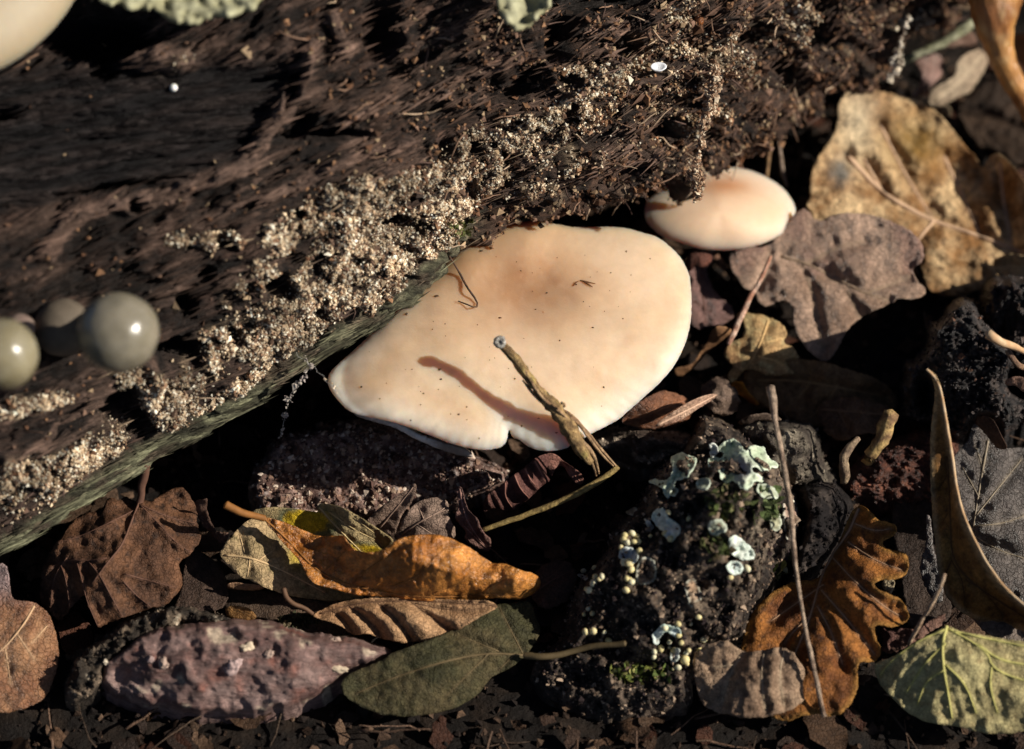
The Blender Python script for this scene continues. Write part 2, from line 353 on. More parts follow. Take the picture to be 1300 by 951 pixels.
def build_log():
    e = np.array(EDGE, float); W = P(e[:, 0], e[:, 1], e[:, 2]); 
    d = np.r_[0, np.cumsum(np.linalg.norm(np.diff(W, axis=0), axis=1))]
    s = np.concatenate([np.arange(0, d[2] - .6, .25), np.arange(d[2] - .6, d[25] + .3, .045), np.arange(d[25] + .4, d[-1], .25)])
    E = np.stack([np.interp(s, d, W[:, k]) for k in range(3)], 1)
    k = np.exp(-.5 * (np.arange(-12, 13) / 5) ** 2); k /= k.sum()
    for c in range(3): E[12:-12, c] = np.convolve(E[:, c], k, 'valid')
    ns = len(E)
    t = np.concatenate([-np.linspace(1, .05, 22) ** 1.3, np.linspace(-.02, 0, 4)[1:], np.linspace(0, R(84), 360)[1:], np.linspace(R(84), R(200), 50)[1:]])
    RD, RZ = 7.6, 6.8
    off = np.where(t < 0, 4.5 * np.abs(t), RD * (1 - np.cos(np.maximum(t, 0)))); 
    X = E[:, None, :] + off[None, :, None] * NAX
    zz = np.where(t[None] < 0, E[:, 2:3] - .25 * np.abs(t[None]) ** .5 - (E[:, 2:3] + .6) * np.abs(t[None]) ** 4, E[:, 2:3] + RZ * np.sin(np.maximum(t, 0))[None])
    X[..., 2] = zz; nt_ = len(t)
    gs = np.gradient(X, axis=0); gt = np.gradient(X, axis=1); N = np.cross(gs, gt); N /= np.linalg.norm(N, axis=2)[..., None] + 1e-9
    arc = np.concatenate([[0], np.cumsum(np.hypot(np.diff(off), np.diff(zz[ns // 2])))]); arc = arc - arc[np.argmin(np.abs(t))]
    V = X.reshape(-1, 3).copy(); N = N.reshape(-1, 3)
    if (N @ BACK).mean() < 0: N = -N
    px = PX(V); hol, cr, rd, fl = log_maps(px[:, 0], px[:, 1]); cr = np.clip(cr * 1.35 + .75 * fbm(V * .9 + 5, 4) * ss(.02, .3, cr) - .22, 0, 1.1)
    ar = np.tile(arc, ns); al = np.repeat(np.arange(ns), nt_)
    # fibre frame: along the log squeezed
    ax = np.array([math.cos(AX), math.sin(AX), 0]); f = np.c_[V @ ax, V @ NAX, V[:, 2]]
    a2 = np.array([math.cos(R(12)), math.sin(R(12)), 0]); f2 = np.c_[V @ a2, V @ np.array([-a2[1], a2[0], 0]), V[:, 2]]; flz = ss(0, 1, fl)
    fib = mix(fbm(f * [.45, 3.2, 3.2], 4), fbm(f2 * [.5, 4.5, 4.5], 4), flz); crk = np.clip(mix(ridged(f * [.28, 2.3, 2.3] + 9, 3), ridged(f2 * [.4, 3.6, 3.6] + 9, 3), flz) - .62, 0, 1); fine = fbm(V * 4.5, 3); big = fbm(V * .55 + 3, 3); rid = ridged(f * [.7, 1.7, 1.7] + 2, 4)
    rough = ss(560, 900, px[:, 0]) * (1 - ss(230, 420, ar * 60)); rough = np.maximum(rough, (.10 + .35 * ss(300, 620, px[:, 0])) * (1 - fl))
    eo = .22 * fbm(V * 1.1 + 90, 4) + .10 * fine + .16 * ss(100, 0, px[:, 0]); edge = 1 - ss(.50, .60, ar + eo); edge *= ss(-.3, 0, ar) * (1 - ss(560, 640, px[:, 0]))
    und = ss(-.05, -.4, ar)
    D = .34 * big * (1 - .6 * fl) + .20 * fib - 1.0 * crk * (1 - np.clip(cr, 0, 1)) * (1 - .6 * flz) + .10 * fine * (1 - .8 * fl) * (1 - edge) + rd - hol
    D += rough * (1.0 * (rid - .45) + .48 * fbm(V * 1.7 + 8, 4))
    lump = fbm(V * 3.6 + 40, 4); pit = ss(.12, .42, fbm(V * 2.1 + 60, 3)); D += np.clip(cr, 0, 1) * (.04 + .17 * np.clip(lump, -.4, .8) - .42 * pit)
    D -= .16 * fl; D += edge * .06 - .16 * (ss(.50, .60, ar + eo) - ss(.68, .85, ar + eo)) * (1 - ss(560, 640, px[:, 0]))
    D = D * (1 - .5 * edge) * (1 - und * .6); V = V + N * D[:, None]
    i = np.arange(ns - 1)[:, None] * nt_; j = np.arange(nt_ - 1)[None]; F = np.stack([i + j, i + nt_ + j, i + nt_ + j + 1, i + j + 1], -1).reshape(-1, 4)
    # wood colours
    c = mix(C3(.013, .009, .0075), C3(.088, .057, .044), ss(-.15, .45, fib + .3 * fine))
    c = mix(c, mix(C3(.007, .0055, .006), C3(.032, .025, .024), ss(-.3, .45, fib)), fl * .85)
    c = mix(c, C3(.17, .108, .082), np.clip(ss(.05, .2, rd) * (.5 + .5 * ss(-.3, .3, fine)), 0, 1))
    br = ss(.05, .5, fbm(V * 1.3 + 21, 3)); c = mix(c, C3(.085, .05, .038), br * .5 * (1 - fl))
    c = mix(c, C3(.12, .06, .035), rough * .55 * ss(-.3, .5, fine))
    c = mix(c, mix(C3(.04, .026, .02), C3(.34, .25, .16), ss(-.05, .4, lump + .4 * fine) * (1 - pit)), np.clip(cr, 0, 1) * .85)
    al_ = mix(C3(.035, .032, .02), C3(.17, .165, .10), ss(-.2, .3, fbm(f * [.8, 6, 6], 4)))
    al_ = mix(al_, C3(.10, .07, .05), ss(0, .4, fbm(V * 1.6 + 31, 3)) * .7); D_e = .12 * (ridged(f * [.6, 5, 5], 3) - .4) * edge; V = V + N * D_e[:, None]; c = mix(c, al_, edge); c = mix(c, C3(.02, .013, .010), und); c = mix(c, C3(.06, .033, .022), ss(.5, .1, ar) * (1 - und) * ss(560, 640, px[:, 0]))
    c = mix(c, C3(.02, .015, .013), ss(.2, .8, hol))  # shade of the hollows put into the colour as well as the relief
    r_ = root('fallen_log', (0, 4, 0), 'rotten dark fallen log crusted with cream granules, lying across the leaf litter', 'log')
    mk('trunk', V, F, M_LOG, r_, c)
    add_bvh(V, F)
    # crust granules: far past counting
    vis = (px[:, 0] > -60) & (px[:, 0] < 1360) & (px[:, 1] > -60) & (px[:, 1] < 760) & (ar > .6) & (t[np.tile(np.arange(nt_), ns)] < R(82))
    wgt = np.clip(cr - .12, 0, 1) ** 1.3 * (.06 + ss(-.2, .15, lump)) * (1 - .9 * pit) * (1 - ss(.1, .5, hol)) * vis
    idx = rng.choice(len(V), 88000, p=wgt / wgt.sum()); n = len(idx)
    cen = V[idx] + rng.normal(size=(n, 3)) * .02 + N[idx] * rng.uniform(-.01, .05, (n, 1)); rad = rng.gamma(2.0, .0068, n) + .009
    u = px[idx, 0]; pal1 = pick([(.66, .56, .41), (.50, .38, .25), (.40, .28, .18), (.78, .71, .57), (.24, .14, .085), (.58, .44, .29), (.13, .08, .055)], n)
    pal2 = pick([(.45, .28, .15), (.30, .15, .08), (.55, .42, .28), (.20, .10, .06)], n); k = (ss(700, 830, u) * rng.uniform(size=n) > .35) & (px[idx, 1] > 100)
    cols = np.where(k[:, None], pal2, pal1); cols = cols * (.55 + .70 * ss(-.25, .35, fbm(V[idx] * 1.7 + 3, 4)))[:, None]
    gv, gf, gc = grains(cen, rad, cols)
    tag(mk('crust_granules', gv, gf, M_CRUST, r_, gc, smooth=False), kind='stuff')
    # crumbs of rotten wood in the rough parts, and a thin scatter over all of it
    wgt = (rough ** 1.5 * 1.2 * (1 - fl) + .012 * (1 - fl * .8) + .6 * ss(560, 640, px[:, 0]) * ss(-.25, 0, ar) * ss(.5, .2, ar)) * (vis | ((ar > -.25) & (ar < .7) & (px[:, 0] > 560) & (px[:, 0] < 1360))) * (1 - edge) * ss(-.35, .3, fbm(V * 2.3 + 77, 3)) * (1 - .7 * ss(.1, .5, hol))
    idx = rng.choice(len(V), 15000, p=wgt / wgt.sum()); n = len(idx)
    cen = V[idx] + N[idx] * rng.uniform(-.02, .08, (n, 1)); rad = rng.gamma(2.6, .0115, n) + .010
    gv, gf, gc = grains(cen, rad, pick([(.16, .08, .045), (.10, .055, .035), (.28, .15, .08), (.05, .035, .028), (.40, .28, .17), (.22, .13, .09)], n) * .75, jit=.6)
    tag(mk('wood_crumbs', gv, gf, M_CRUST, r_, gc, smooth=False), kind='stuff')
    wgt3 = (vis | ((ar > -.1) & (ar < .7) & (px[:, 0] > -60) & (px[:, 0] < 640))) * (1 + 1.5 * edge) * (1 - .93 * np.clip(cr, 0, 1)) * (1 - ss(.3, .8, hol)) * (.25 + ss(-.2, .3, fib)); idx = rng.choice(len(V), 15000, p=wgt3 / wgt3.sum()); n = len(idx)
    L = rng.gamma(2.5, .06, n) + .05; wd = rng.gamma(2.5, .0035, n) + .005; dr = np.where(flz[idx, None] > .5, a2, ax) + rng.normal(size=(n, 3)) * .10; dr -= N[idx] * (dr * N[idx]).sum(1)[:, None]; dr += N[idx] * rng.normal(size=(n, 1)) * .05; dr /= np.linalg.norm(dr, axis=1)[:, None]
    sd = np.cross(dr, N[idx]); B3 = np.stack([dr * L[:, None], sd * wd[:, None] * 1.6, N[idx] * wd[:, None]], 1); VV = np.einsum('vk,nkj->nvj', OCT, B3) + (V[idx] + N[idx] * .008)[:, None]
    FF = OCF[None] + (np.arange(n) * 6)[:, None, None]; base = c[idx] * rng.uniform(.35, 1.7, (n, 1)) * (1 - .45 * flz[idx, None]) * (.75 + .25 * ss(100, 500, px[idx, 0]))[:, None]
    tag(mk('wood_fibres', VV.reshape(-1, 3), FF.reshape(-1, 3), M_CRUST, r_, np.repeat(base, 6, 0), smooth=False), kind='stuff')
    # splinters and root threads
    idx = rng.choice(len(V), 700, p=wgt / wgt.sum()); parts = []
    for q in idx:
        L = rng.uniform(.12, .6); a = V[q] + N[q] * .02; dr = ax * rng.normal() + N[q] * rng.uniform(0, .5) + rng.normal(size=3) * .45; dr /= np.linalg.norm(dr)
        pth = a + np.linspace(0, 1, 4)[:, None] * dr * L + np.cumsum(rng.normal(size=(4, 3)) * .03, 0)
        v_, f_ = tube(pth, [.018, .02, .015, .006], 4); parts.append((v_, f_, pick([(.2, .12, .08), (.35, .25, .17), (.08, .05, .04)], 1)[0]))
    gv, gf, gc = join(parts); tag(mk('splinters', gv, gf, M_CRUST, r_, gc), kind='stuff')
    return r_
log = build_log(); LOGB = len(BV) - 1

# ---------------------------------------------------------------- mushrooms
def plane_at(c, n):
    c = np.array(c); n = np.array(n, float); n /= np.linalg.norm(n)
    def f(u, v, k=0.0):
        d = ((np.asarray(u) - 650) / PPU)[..., None] * RIGHT - ((np.asarray(v) - 475.5) / PPU)[..., None] * UP - DIST * BACK
        t = ((c - CP) @ n + k) / (d @ n); return CP + d * t[..., None]
    return f, n
def cap(name, label, outline, cpx, ch, tilt, dome, colf, sp=3.4, group=None, stem=None, rim=.35, dent=0, m=None, thick=.14, rim_px=45):
    f, n = plane_at(P(*cpx, ch), tilt)
    V2, F, o = patch(outline, sp, 2, .9 if sp < 5 else 0, .3); dist, par = segdist(V2, o, True)
    c = np.array(cpx); ang = np.arctan2(V2[:, 1] - c[1], V2[:, 0] - c[0]); rr = np.hypot(*(V2 - c).T)
    oa = np.arctan2(o[:, 1] - c[1], o[:, 0] - c[0]); orr = np.hypot(*(o - c).T); so_ = np.argsort(oa)
    ag = np.linspace(-math.pi, math.pi, 181); Rb = np.interp(ag, oa[so_], orr[so_], period=2 * math.pi)
    kk = np.exp(-.5 * (np.arange(-12, 13) / 4.5) ** 2); kk /= kk.sum(); Rb = np.convolve(np.r_[Rb[-13:-1], Rb, Rb[1:13]], kk, 'valid')
    r = np.clip(rr / np.interp(ang, ag, Rb), 0, 1.0)
    hh = dome(r, dist, V2, ang)
    top = f(V2[:, 0], V2[:, 1], hh)
    col = colf(r, dist, V2, ang)
    loc = f(np.array(cpx[0]), np.array(cpx[1])) - n * .3
    rt = root(name, loc, label, 'mushroom', group)
    # flesh: top skin closed by a rounded rim into the underside
    inner = f(V2[:, 0], V2[:, 1], hh - thick * (.12 + 1.0 * ss(0, 26, dist)))
    bd = np.array([i for i in range(len(V2)) if dist[i] < .8])
    # boundary loop in order
    E = {}
    for a, b, d in F.tolist():
        for x, y in ((a, b), (b, d), (d, a)): E[(x, y)] = 1
    rimf = [(x, y, y + len(V2), x + len(V2)) for (x, y) in E if (y, x) not in E]
    rimf = [(y, x, a, b) if False else (y, x, b, a) for (x, y, a, b) in rimf]
    allV = np.vstack([top, inner]); mk('cap', allV, [F, np.array(rimf)], m or M_CAP, rt, np.vstack([col, col]))
    mk('gills', inner - n * .004, F[:, ::-1], M_GILL, rt, C3(.72, .62, .5))
    add_bvh(top, F)
    if stem is not None:
        pth = np.array(stem, float); v_, f_ = tube(resample(pth, .15, False), .42, 16, .08); mk('stem', v_, f_, M_GILL, rt, C3(.72, .64, .53))
    return rt, f, n
BIG = [(415, 484), (419, 472), (430, 461), (450, 444), (477, 418), (498, 397), (531, 364), (560, 338), (579, 320), (599, 299), (633, 286), (667, 280), (701, 283), (728, 289), (755, 288), (775, 288), (795, 289), (815, 295), (834, 300), (850, 312), (862, 324), (871, 338), (876, 352), (878, 375), (878, 400), (875, 420),
       (870, 437), (860, 458), (852, 470), (836, 488), (822, 500), (809, 512), (795, 524), (785, 533), (770, 541), (755, 548), (742, 556), (732, 559), (726, 563), (721, 568), (712, 571), (694, 573), (680, 571), (671, 567), (664, 562), (658, 557), (651, 556), (648, 549), (646, 544), (645, 552), (643, 561), (637, 567), (626, 571),
       (606, 571), (586, 567), (572, 563), (559, 558), (545, 552), (531, 547), (517, 542), (504, 537), (490, 534), (477, 531), (460, 528), (447, 524), (437, 517), (429, 508), (420, 497)]
def big_dome(r, d, V2, a):
    w = .06 * np.sin(a * 3 + 1) + .05 * np.sin(a * 5 + 2) + .03 * np.sin(a * 8); q = np.c_[V2 * .012, 0 * r]
    return .20 * (1 - r ** 5) + .22 * (1 - r ** 2) + .07 * (1 - np.exp(-d / 6)) - .24 * np.exp(-((V2[:, 0] - 655) / 75) ** 2 - ((V2[:, 1] - 375) / 42) ** 2) + w * ss(.3, 1, r) + .07 * fbm(q, 2) + .010 * fbm(np.c_[V2 * .06, 0 * r], 3) - .035 * np.exp(-((V2[:, 0] - 790) / 16) ** 2 - ((V2[:, 1] - 430) / 10) ** 2) - .03 * np.exp(-((V2[:, 0] - 540) / 18) ** 2 - ((V2[:, 1] - 500) / 9) ** 2) + .006 * np.sin(a * 46 + 2 * np.sin(a * 9)) * ss(26, 2, d) * (V2[:, 1] > 400)
def big_col(r, d, V2, a):
    q = np.c_[V2 * .01, 0 * r]; n1 = fbm(q, 3)
    c = mix(C3(.66, .495, .345), C3(.62, .445, .29), ss(-.35, .35, n1))
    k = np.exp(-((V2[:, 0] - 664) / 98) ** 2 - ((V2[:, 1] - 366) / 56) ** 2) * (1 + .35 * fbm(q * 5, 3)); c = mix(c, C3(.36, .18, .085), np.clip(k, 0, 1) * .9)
    c = mix(c, C3(.36, .195, .085), .95 * np.exp(-d / 66) * ss(60, -80, (V2[:, 0] - 560) * .5 + (V2[:, 1] - 420) * .7))  # painted shade: browner along the upper left rim beside the log
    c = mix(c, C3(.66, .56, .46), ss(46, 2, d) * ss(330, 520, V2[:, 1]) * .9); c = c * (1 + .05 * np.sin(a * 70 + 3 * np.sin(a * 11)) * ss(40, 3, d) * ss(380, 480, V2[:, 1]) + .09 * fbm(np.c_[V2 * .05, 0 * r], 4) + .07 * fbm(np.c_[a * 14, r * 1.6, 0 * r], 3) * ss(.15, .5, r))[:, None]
    s = ss(.45, .6, noise(q * 12)); return mix(c, C3(.66, .44, .28), s * .12)
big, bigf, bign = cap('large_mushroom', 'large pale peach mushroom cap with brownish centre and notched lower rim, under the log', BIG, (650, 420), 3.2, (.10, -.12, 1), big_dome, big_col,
                      stem=[P(600, 380, 2.7), P(560, 360, 2.0), P(520, 330, 1.2), P(500, 300, .6)], rim=.3)
CAPB = len(BV) - 1
SM = [(817, 272), (820, 256), (829, 248), (845, 236), (866, 224), (887, 216), (908, 212), (928, 212), (945, 214), (961, 219), (978, 227), (992, 237), (1003, 249), (1010, 262), (1010, 273), (1004, 286), (995, 295), (980, 305), (961, 312), (938, 317), (911, 318), (888, 316), (866, 309), (845, 302), (832, 294), (822, 284)]
def sm_dome(r, d, V2, a): return .06 * (1 - r ** 4) + .26 * (1 - r ** 2) + .20 * (1 - np.sqrt(r * r + .03)) + .05 * (1 - np.exp(-d / 5)) + .03 * r * np.sin(a * 3)
def sm_col(r, d, V2, a):
    c = np.tile(C3(.63, .455, .315), (len(r), 1)); k = np.exp(-((V2[:, 0] - 922) / 40) ** 2 - ((V2[:, 1] - 232) / 17) ** 2); c = mix(c, C3(.40, .18, .08), np.clip(k, 0, 1) * .95)
    return mix(c, C3(.64, .51, .40), ss(26, 4, d) * .6)
small, smf, smn = cap('small_mushroom', 'small domed peach mushroom cap with orange-brown centre beside the large one', SM, (915, 268), 2.0, (.15, -.05, 1), sm_dome, sm_col, sp=3, stem=[P(908, 262, 1.55), P(905, 250, 1.0), P(900, 235, .2)])
# a pale cap high on the log, out of focus at the corner
CO = [(-92 + 216 * math.cos(a), -108 + 216 * math.sin(a)) for a in np.linspace(0, 2 * math.pi, 40, endpoint=False)]
cap('blurred_mushroom', 'out of focus cream cap edge high on the log, cut by the upper left corner', CO, (-92, -108), 11.0, (.25, -.2, 1), lambda r, d, V2, a: .8 * (1 - np.exp(-d / 50)), lambda r, d, V2, a: mix(C3(.36, .30, .21), C3(.30, .22, .13), ss(40, 0, d) * .6), sp=9,
    stem=[P(-92, -108, 10.8), P(-120, -60, 9), P(-150, -20, 7.5)])

# ---------------------------------------------------------------- leaves, wood and the rest of the litter
def ctrl_at(z, pts): return Z(z, pts)
def leaf(name, label, z, outline, ctrl, c1, c2, veins=(), midrib=None, petiole=None, m=None, sp=4.0, jag=1.5, wr=.10, wf=.02, vc=None, rib=.07, ribw=7, cat='leaf', group=None,
         extra=None, spots=None, solid=.009, smooth=1, crinkle=.045, edgec=None, vein_r=.015, lift=0, seed=0, veins_geo=True, rel=None, quilt=0):
    """a fallen leaf: outline and veins as seen, heights from control points (u, v, height), midrib, veins and petiole as parts"""
    ol = Z(z, outline); H = tps(Z(z, ctrl)); sp = min(sp, 3.2); V2, F, o = patch(ol, sp, smooth, jag, .16, seed=seed)
    lines = [Z(z, q) for q in ([midrib] if midrib else []) + list(veins)]
    lines = [resample(chaikin(q, 2, False), 6, False) for q in lines]
    dv = np.full(len(V2), 1e9)
    for q in lines: dv = np.minimum(dv, segdist(V2, q)[0])
    de, _ = segdist(V2, o, True)
    q3 = np.c_[V2, np.full(len(V2), 13.0 * seed)]
    def hf(U):
        U = np.asarray(U, float); qq = np.c_[U, np.full(len(U), 13.0 * seed)]
        return H(U) + wr * fbm(qq * wf, 3) + lift
    h = hf(V2) + crinkle * fbm(q3 * .09, 3) - rib * np.exp(-(dv / ribw) ** 2) + quilt * ss(2, 22, dv)
    V = P(V2[:, 0], V2[:, 1], h); n1 = fbm(q3 * .018 + 3, 4); n2 = fbm(q3 * .09 + 8, 3)
    c = mix(np.array(c1, float), np.array(c2, float), ss(-.35, .4, n1 + .35 * n2))
    if spots is not None: c = mix(c, np.array(spots, float), ss(.28, .42, fbm(q3 * .13 + 50, 2)) * .75)
    if edgec is not None: c = mix(c, np.array(edgec, float), ss(9, 1, de) * .7)
    if extra is not None: c = extra(c, V2, n1, n2)
    vcol = np.array(vc if vc is not None else np.array(c1) * 1.15, float)
    if lines: c = mix(c, vcol, .5 * np.exp(-(dv / (ribw * .4)) ** 2))
    ctr = V.mean(0); rt = root(name, ctr, label, cat, group)
    mk('blade', V, F, m or M_LEAF, rt, c, solid=solid)
    add_bvh(V, F)
    if veins_geo:
        for k, q in enumerate(lines):
            qi = q[inside(q, o)]
            if len(qi) < 4: continue
            hv = hf(qi) - rib * .97 + .002 + crinkle * fbm(np.c_[qi, np.full(len(qi), 13.0 * seed)] * .09, 3); big_ = (k == 0 and midrib is not None); r0 = vein_r * (1.7 if big_ else 1)
            v_, f_ = tube(P(qi[:, 0], qi[:, 1], hv), np.linspace(r0, r0 * .4, len(qi)), 6); mk('midrib' if big_ else 'vein', v_, f_, M_VEIN, rt, vcol)
    if petiole:
        pp, pr = petiole; pp = np.array(Z(z, pp), float); pw = chaikin(P(pp[:, 0], pp[:, 1], pp[:, 2]), 2, False)
        v_, f_ = tube(pw, np.linspace(pr * 1.25, pr, len(pw)), 8, .15); mk('petiole', v_, f_, M_VEIN, rt, vcol * .8)
    return rt
def chunk(name, label, z, outline, ctrl, m, colf, cat, sp=4.0, jag=5, base=.0, fall=16, amp=.25, fr=.9, rg=.2, rfr=1.2, fine=.05, dfun=None, seed=0, smooth=1, group=None, jf=.07, partname=None):
    """a solid lump of wood, bark or earth standing on the ground: relief on top, skirt down into the soil"""
    ol = Z(z, outline); H = tps(Z(z, ctrl)); V2, F, o = patch(ol, sp, smooth, jag, jf, seed=seed); de, _ = segdist(V2, o, True)
    V0 = P(V2[:, 0], V2[:, 1], H(V2)); s = seed * 7.7
    h = H(V2); e = ss(0, fall, de) ** .6; b = base
    rel = amp * fbm(V0 * fr + s, 4) + rg * (ridged(V0 * rfr + s + 5, 4) - .5) + fine * fbm(V0 * 5 + s, 3)
    h = b + (h - b) * (.25 + .75 * e) + rel * (.4 + .6 * e)
    if dfun is not None: h = h + dfun(V2, V0, de)
    V = P(V2[:, 0], V2[:, 1], h); c = colf(V2, V, de, rel)
    # skirt
    E = {}
    for a, b2, d in F.tolist():
        for x, y in ((a, b2), (b2, d), (d, a)): E[(x, y)] = 1
    bd = [(x, y) for (x, y) in E if (y, x) not in E]; ids = sorted({i for p in bd for i in p}); mp_ = {v: len(V) + k for k, v in enumerate(ids)}
    low = V[ids].copy(); low[:, 2] = -.6; lc = low.mean(0); low[:, :2] += (low[:, :2] - lc[:2]) * .04
    sk = np.array([(y, x, mp_[x], mp_[y]) for x, y in bd])
    VV = np.vstack([V, low]); CC = np.vstack([c, c[ids] * .8])
    rt = root(name, V.mean(0), label, cat, group); mk(partname or 'body', VV, [F, sk], m, rt, CC)
    add_bvh(V, F)
    if name in ('charred_wood', 'rotten_wood', 'soil_lump', 'grey_stump', 'grey_wood', 'bark_strip'):
        n = min(3500, len(V) // 2); ii = rng.integers(len(V), size=n); gv, gf, gc = grains(V[ii] + rng.normal(size=(n, 3)) * .015, rng.gamma(2.2, .009, n) + .007, c[ii] * rng.uniform(.5, 2.2, (n, 1)), jit=.6)
        tag(mk('surface_crumbs', gv, gf, m, rt, gc, smooth=False), kind='stuff')
    return rt, V, V2, F
def rod(name, label, z, path, rad, m, col, cat, seg=10, rough=.25, group=None, step=.12, part=None, knots=0, top=True):
    p = np.array(Z(z, path), float); pw = resample(chaikin(P(p[:, 0], p[:, 1], p[:, 2]), 2, False), step, False); n = len(pw)
    rad = np.interp(np.linspace(0, 1, n), np.linspace(0, 1, len(rad)), rad) / PPU
    pw = pw + .35 * rad[:, None] * np.stack([fbm(pw * 2.2 + 3, 2), fbm(pw * 2.2 + 9, 2), fbm(pw * 2.2 + 27, 2)], 1)
    if knots: rad = rad * (1 + knots * np.clip(noise(pw * 3.1), 0, 1))
    v_, f_ = tube(pw, rad, seg, rough); c = mix(np.array(col[0], float), np.array(col[1], float), ss(-.25, .3, fbm(v_ * np.array([6, 6, 6.]), 3)))
    if top: o = mk(name, v_, f_, m, None, c); tag(o, label, cat, group); return o, pw
    return v_, f_, c
def lin(*c): return tuple(((x / 255) ** 2.2) for x in c)

# -- far right and top right
leaf('oak_leaf', 'large ochre lobed oak leaf with dark mouldy patch, upper right beyond the small mushroom', 'C',
     [(600, 460), (598, 400), (610, 370), (640, 340), (690, 330), (740, 335), (800, 350), (870, 365), (930, 385), (985, 430), (1020, 470), (1060, 520), (1110, 580), (1150, 642), (1165, 600), (1190, 572), (1230, 590), (1260, 625), (1300, 680), (1360, 740), (1420, 900), (1400, 1020), (1300, 1030), (1180, 1070), (1100, 1100), (1000, 1120), (930, 1080), (900, 960), (850, 910), (700, 880), (560, 860), (508, 840), (505, 800), (480, 770), (500, 740), (495, 690), (502, 640), (540, 570), (580, 520)],
     [(620, 360, 2.2), (500, 760, 1.7), (740, 340, 2.0), (800, 650, 1.4), (1000, 450, 1.5), (1150, 640, .8), (1180, 580, 1.3), (1350, 750, 1.6), (1000, 900, 1.1), (1300, 1020, .8), (1000, 1110, .4), (700, 860, 1.2)],
     (.66, .46, .25), (.27, .13, .045), [[(760, 470), (850, 650), (955, 815)], [(1000, 590), (1060, 720), (1130, 870)], [(1210, 610), (1222, 760), (1250, 912)], [(700, 600), (780, 740), (860, 780)], [(960, 830), (900, 900), (880, 960)]], [(640, 590), (760, 720), (860, 780), (960, 832), (1120, 880), (1300, 950)],
     wr=.22, quilt=.12, spots=(.13, .07, .035), vc=(.50, .33, .21), vein_r=.042, seed=1, jag=3,
     extra=lambda c, q, a, b: mix(mix(mix(c, C3(.13, .115, .10), np.clip(1.3 * np.exp(-((q[:, 0] - 1066) / 16) ** 2 - ((q[:, 1] - 218) / 20) ** 2) - .15 + .5 * b, 0, 1)), C3(.62, .52, .36), np.exp(-((q[:, 0] - 1090) / 26) ** 2 - ((q[:, 1] - 150) / 60) ** 2) * .6), C3(.22, .13, .015), np.exp(-((q[:, 0] - 1160) / 40) ** 2 - ((q[:, 1] - 180) / 34) ** 2) * .6))  # grey patch is mould; the dark amber patch paints in the stalk's shadow
leaf('oak_leaf', 'pinkish grey-brown oak leaf lying right of the small mushroom, its lower tip in shade', 'F',
     [(335, 40), (400, -30), (450, -100), (490, -105), (520, -50), (600, -90), (720, -85), (800, -60), (880, -20), (922, 30), (926, 85), (900, 112), (878, 122), (900, 170), (932, 190), (930, 225), (880, 238), (830, 232), (780, 262), (690, 300), (640, 345), (615, 395), (590, 440), (562, 470), (530, 460), (480, 420), (450, 370), (432, 320), (438, 280), (425, 250), (400, 238), (372, 245), (345, 262), (320, 262), (300, 240), (295, 205), (250, 200), (230, 160), (197, 120), (190, 60), (270, 40)],
     [(200, 80, 1.5), (480, -100, 1.9), (900, 30, 1.9), (930, 210, 1.5), (560, 465, .75), (600, 150, 1.55), (320, 250, 1.2), (750, 100, 1.75), (450, 350, 1.0)],
     (.47, .31, .22), (.29, .18, .12), [[(480, 130), (515, 240), (545, 430)], [(640, 205), (665, 260), (690, 305)], [(470, 110), (600, 40), (700, 20)], [(700, 215), (800, 180), (870, 150)], [(350, 70), (330, 150), (300, 200)]], [(390, 75), (480, 100), (560, 140), (700, 212), (790, 240)],
     wr=.16, quilt=.07, vc=(.34, .24, .16), seed=2, jag=2, m=M_WETLEAF, extra=lambda c, q, a, b: mix(c, C3(.36, .20, .16), ss(-.1, .4, a) * .5 * (q[:, 1] < 350)))
leaf('dull_leaf', 'dull ochre leaf lying in shade below the grey-brown oak leaf', 'F', [(230, 520), (330, 470), (440, 455), (480, 462), (560, 472), (640, 500), (720, 520), (800, 560), (840, 640), (760, 700), (600, 720), (450, 700), (350, 650), (260, 600)],
     [(230, 530, .5), (480, 460, .9), (800, 560, .5), (760, 700, .2), (450, 700, .15), (600, 560, .8)], (.28, .17, .08), (.16, .09, .045), [[(600, 560), (560, 620), (500, 680)], [(500, 545), (460, 600)]], [(300, 540), (450, 540), (620, 570), (780, 600)], seed=3, wr=.15, jag=3)
leaf('small_oak_leaf', 'small yellow-brown toothed leaf piece between the two mushrooms and the thin upright twig', 'F', [(285, 290), (340, 300), (398, 330), (412, 375), (395, 400), (430, 410), (462, 452), (430, 466), (400, 458), (415, 490), (452, 515), (380, 522), (330, 520), (280, 500), (240, 500), (222, 540), (195, 556), (188, 520), (210, 490), (180, 460), (173, 425), (190, 400), (230, 388), (255, 360), (245, 310), (215, 300), (240, 280)],
     [(290, 290, 1.3), (460, 450, .9), (200, 550, .7), (180, 430, 1.1), (330, 420, 1.35), (400, 510, .8)], (.50, .33, .15), (.36, .19, .085), [[(330, 400), (400, 380)], [(300, 450), (380, 470), (440, 500)], [(290, 430), (220, 430)]], [(345, 300), (320, 380), (290, 450), (225, 530)], seed=4, jag=3, sp=3,
     extra=lambda c, q, a, b: mix(c, C3(.55, .44, .22), ss(0, .3, b) * .7))
leaf('twisted_leaf', 'narrow twisted brown leaf strip beside the right rim of the large mushroom', 'F', [(60, 480), (85, 435), (110, 400), (122, 365), (135, 343), (165, 335), (200, 345), (208, 360), (175, 385), (135, 415), (100, 450), (50, 505), (0, 535), (-20, 500), (20, 490)], [(200, 345, 1.5), (120, 380, 1.3), (60, 470, .8), (0, 520, .5), (150, 360, 1.7)], (.36, .19, .09), (.2, .1, .05), seed=5, jag=1.5, sp=3)
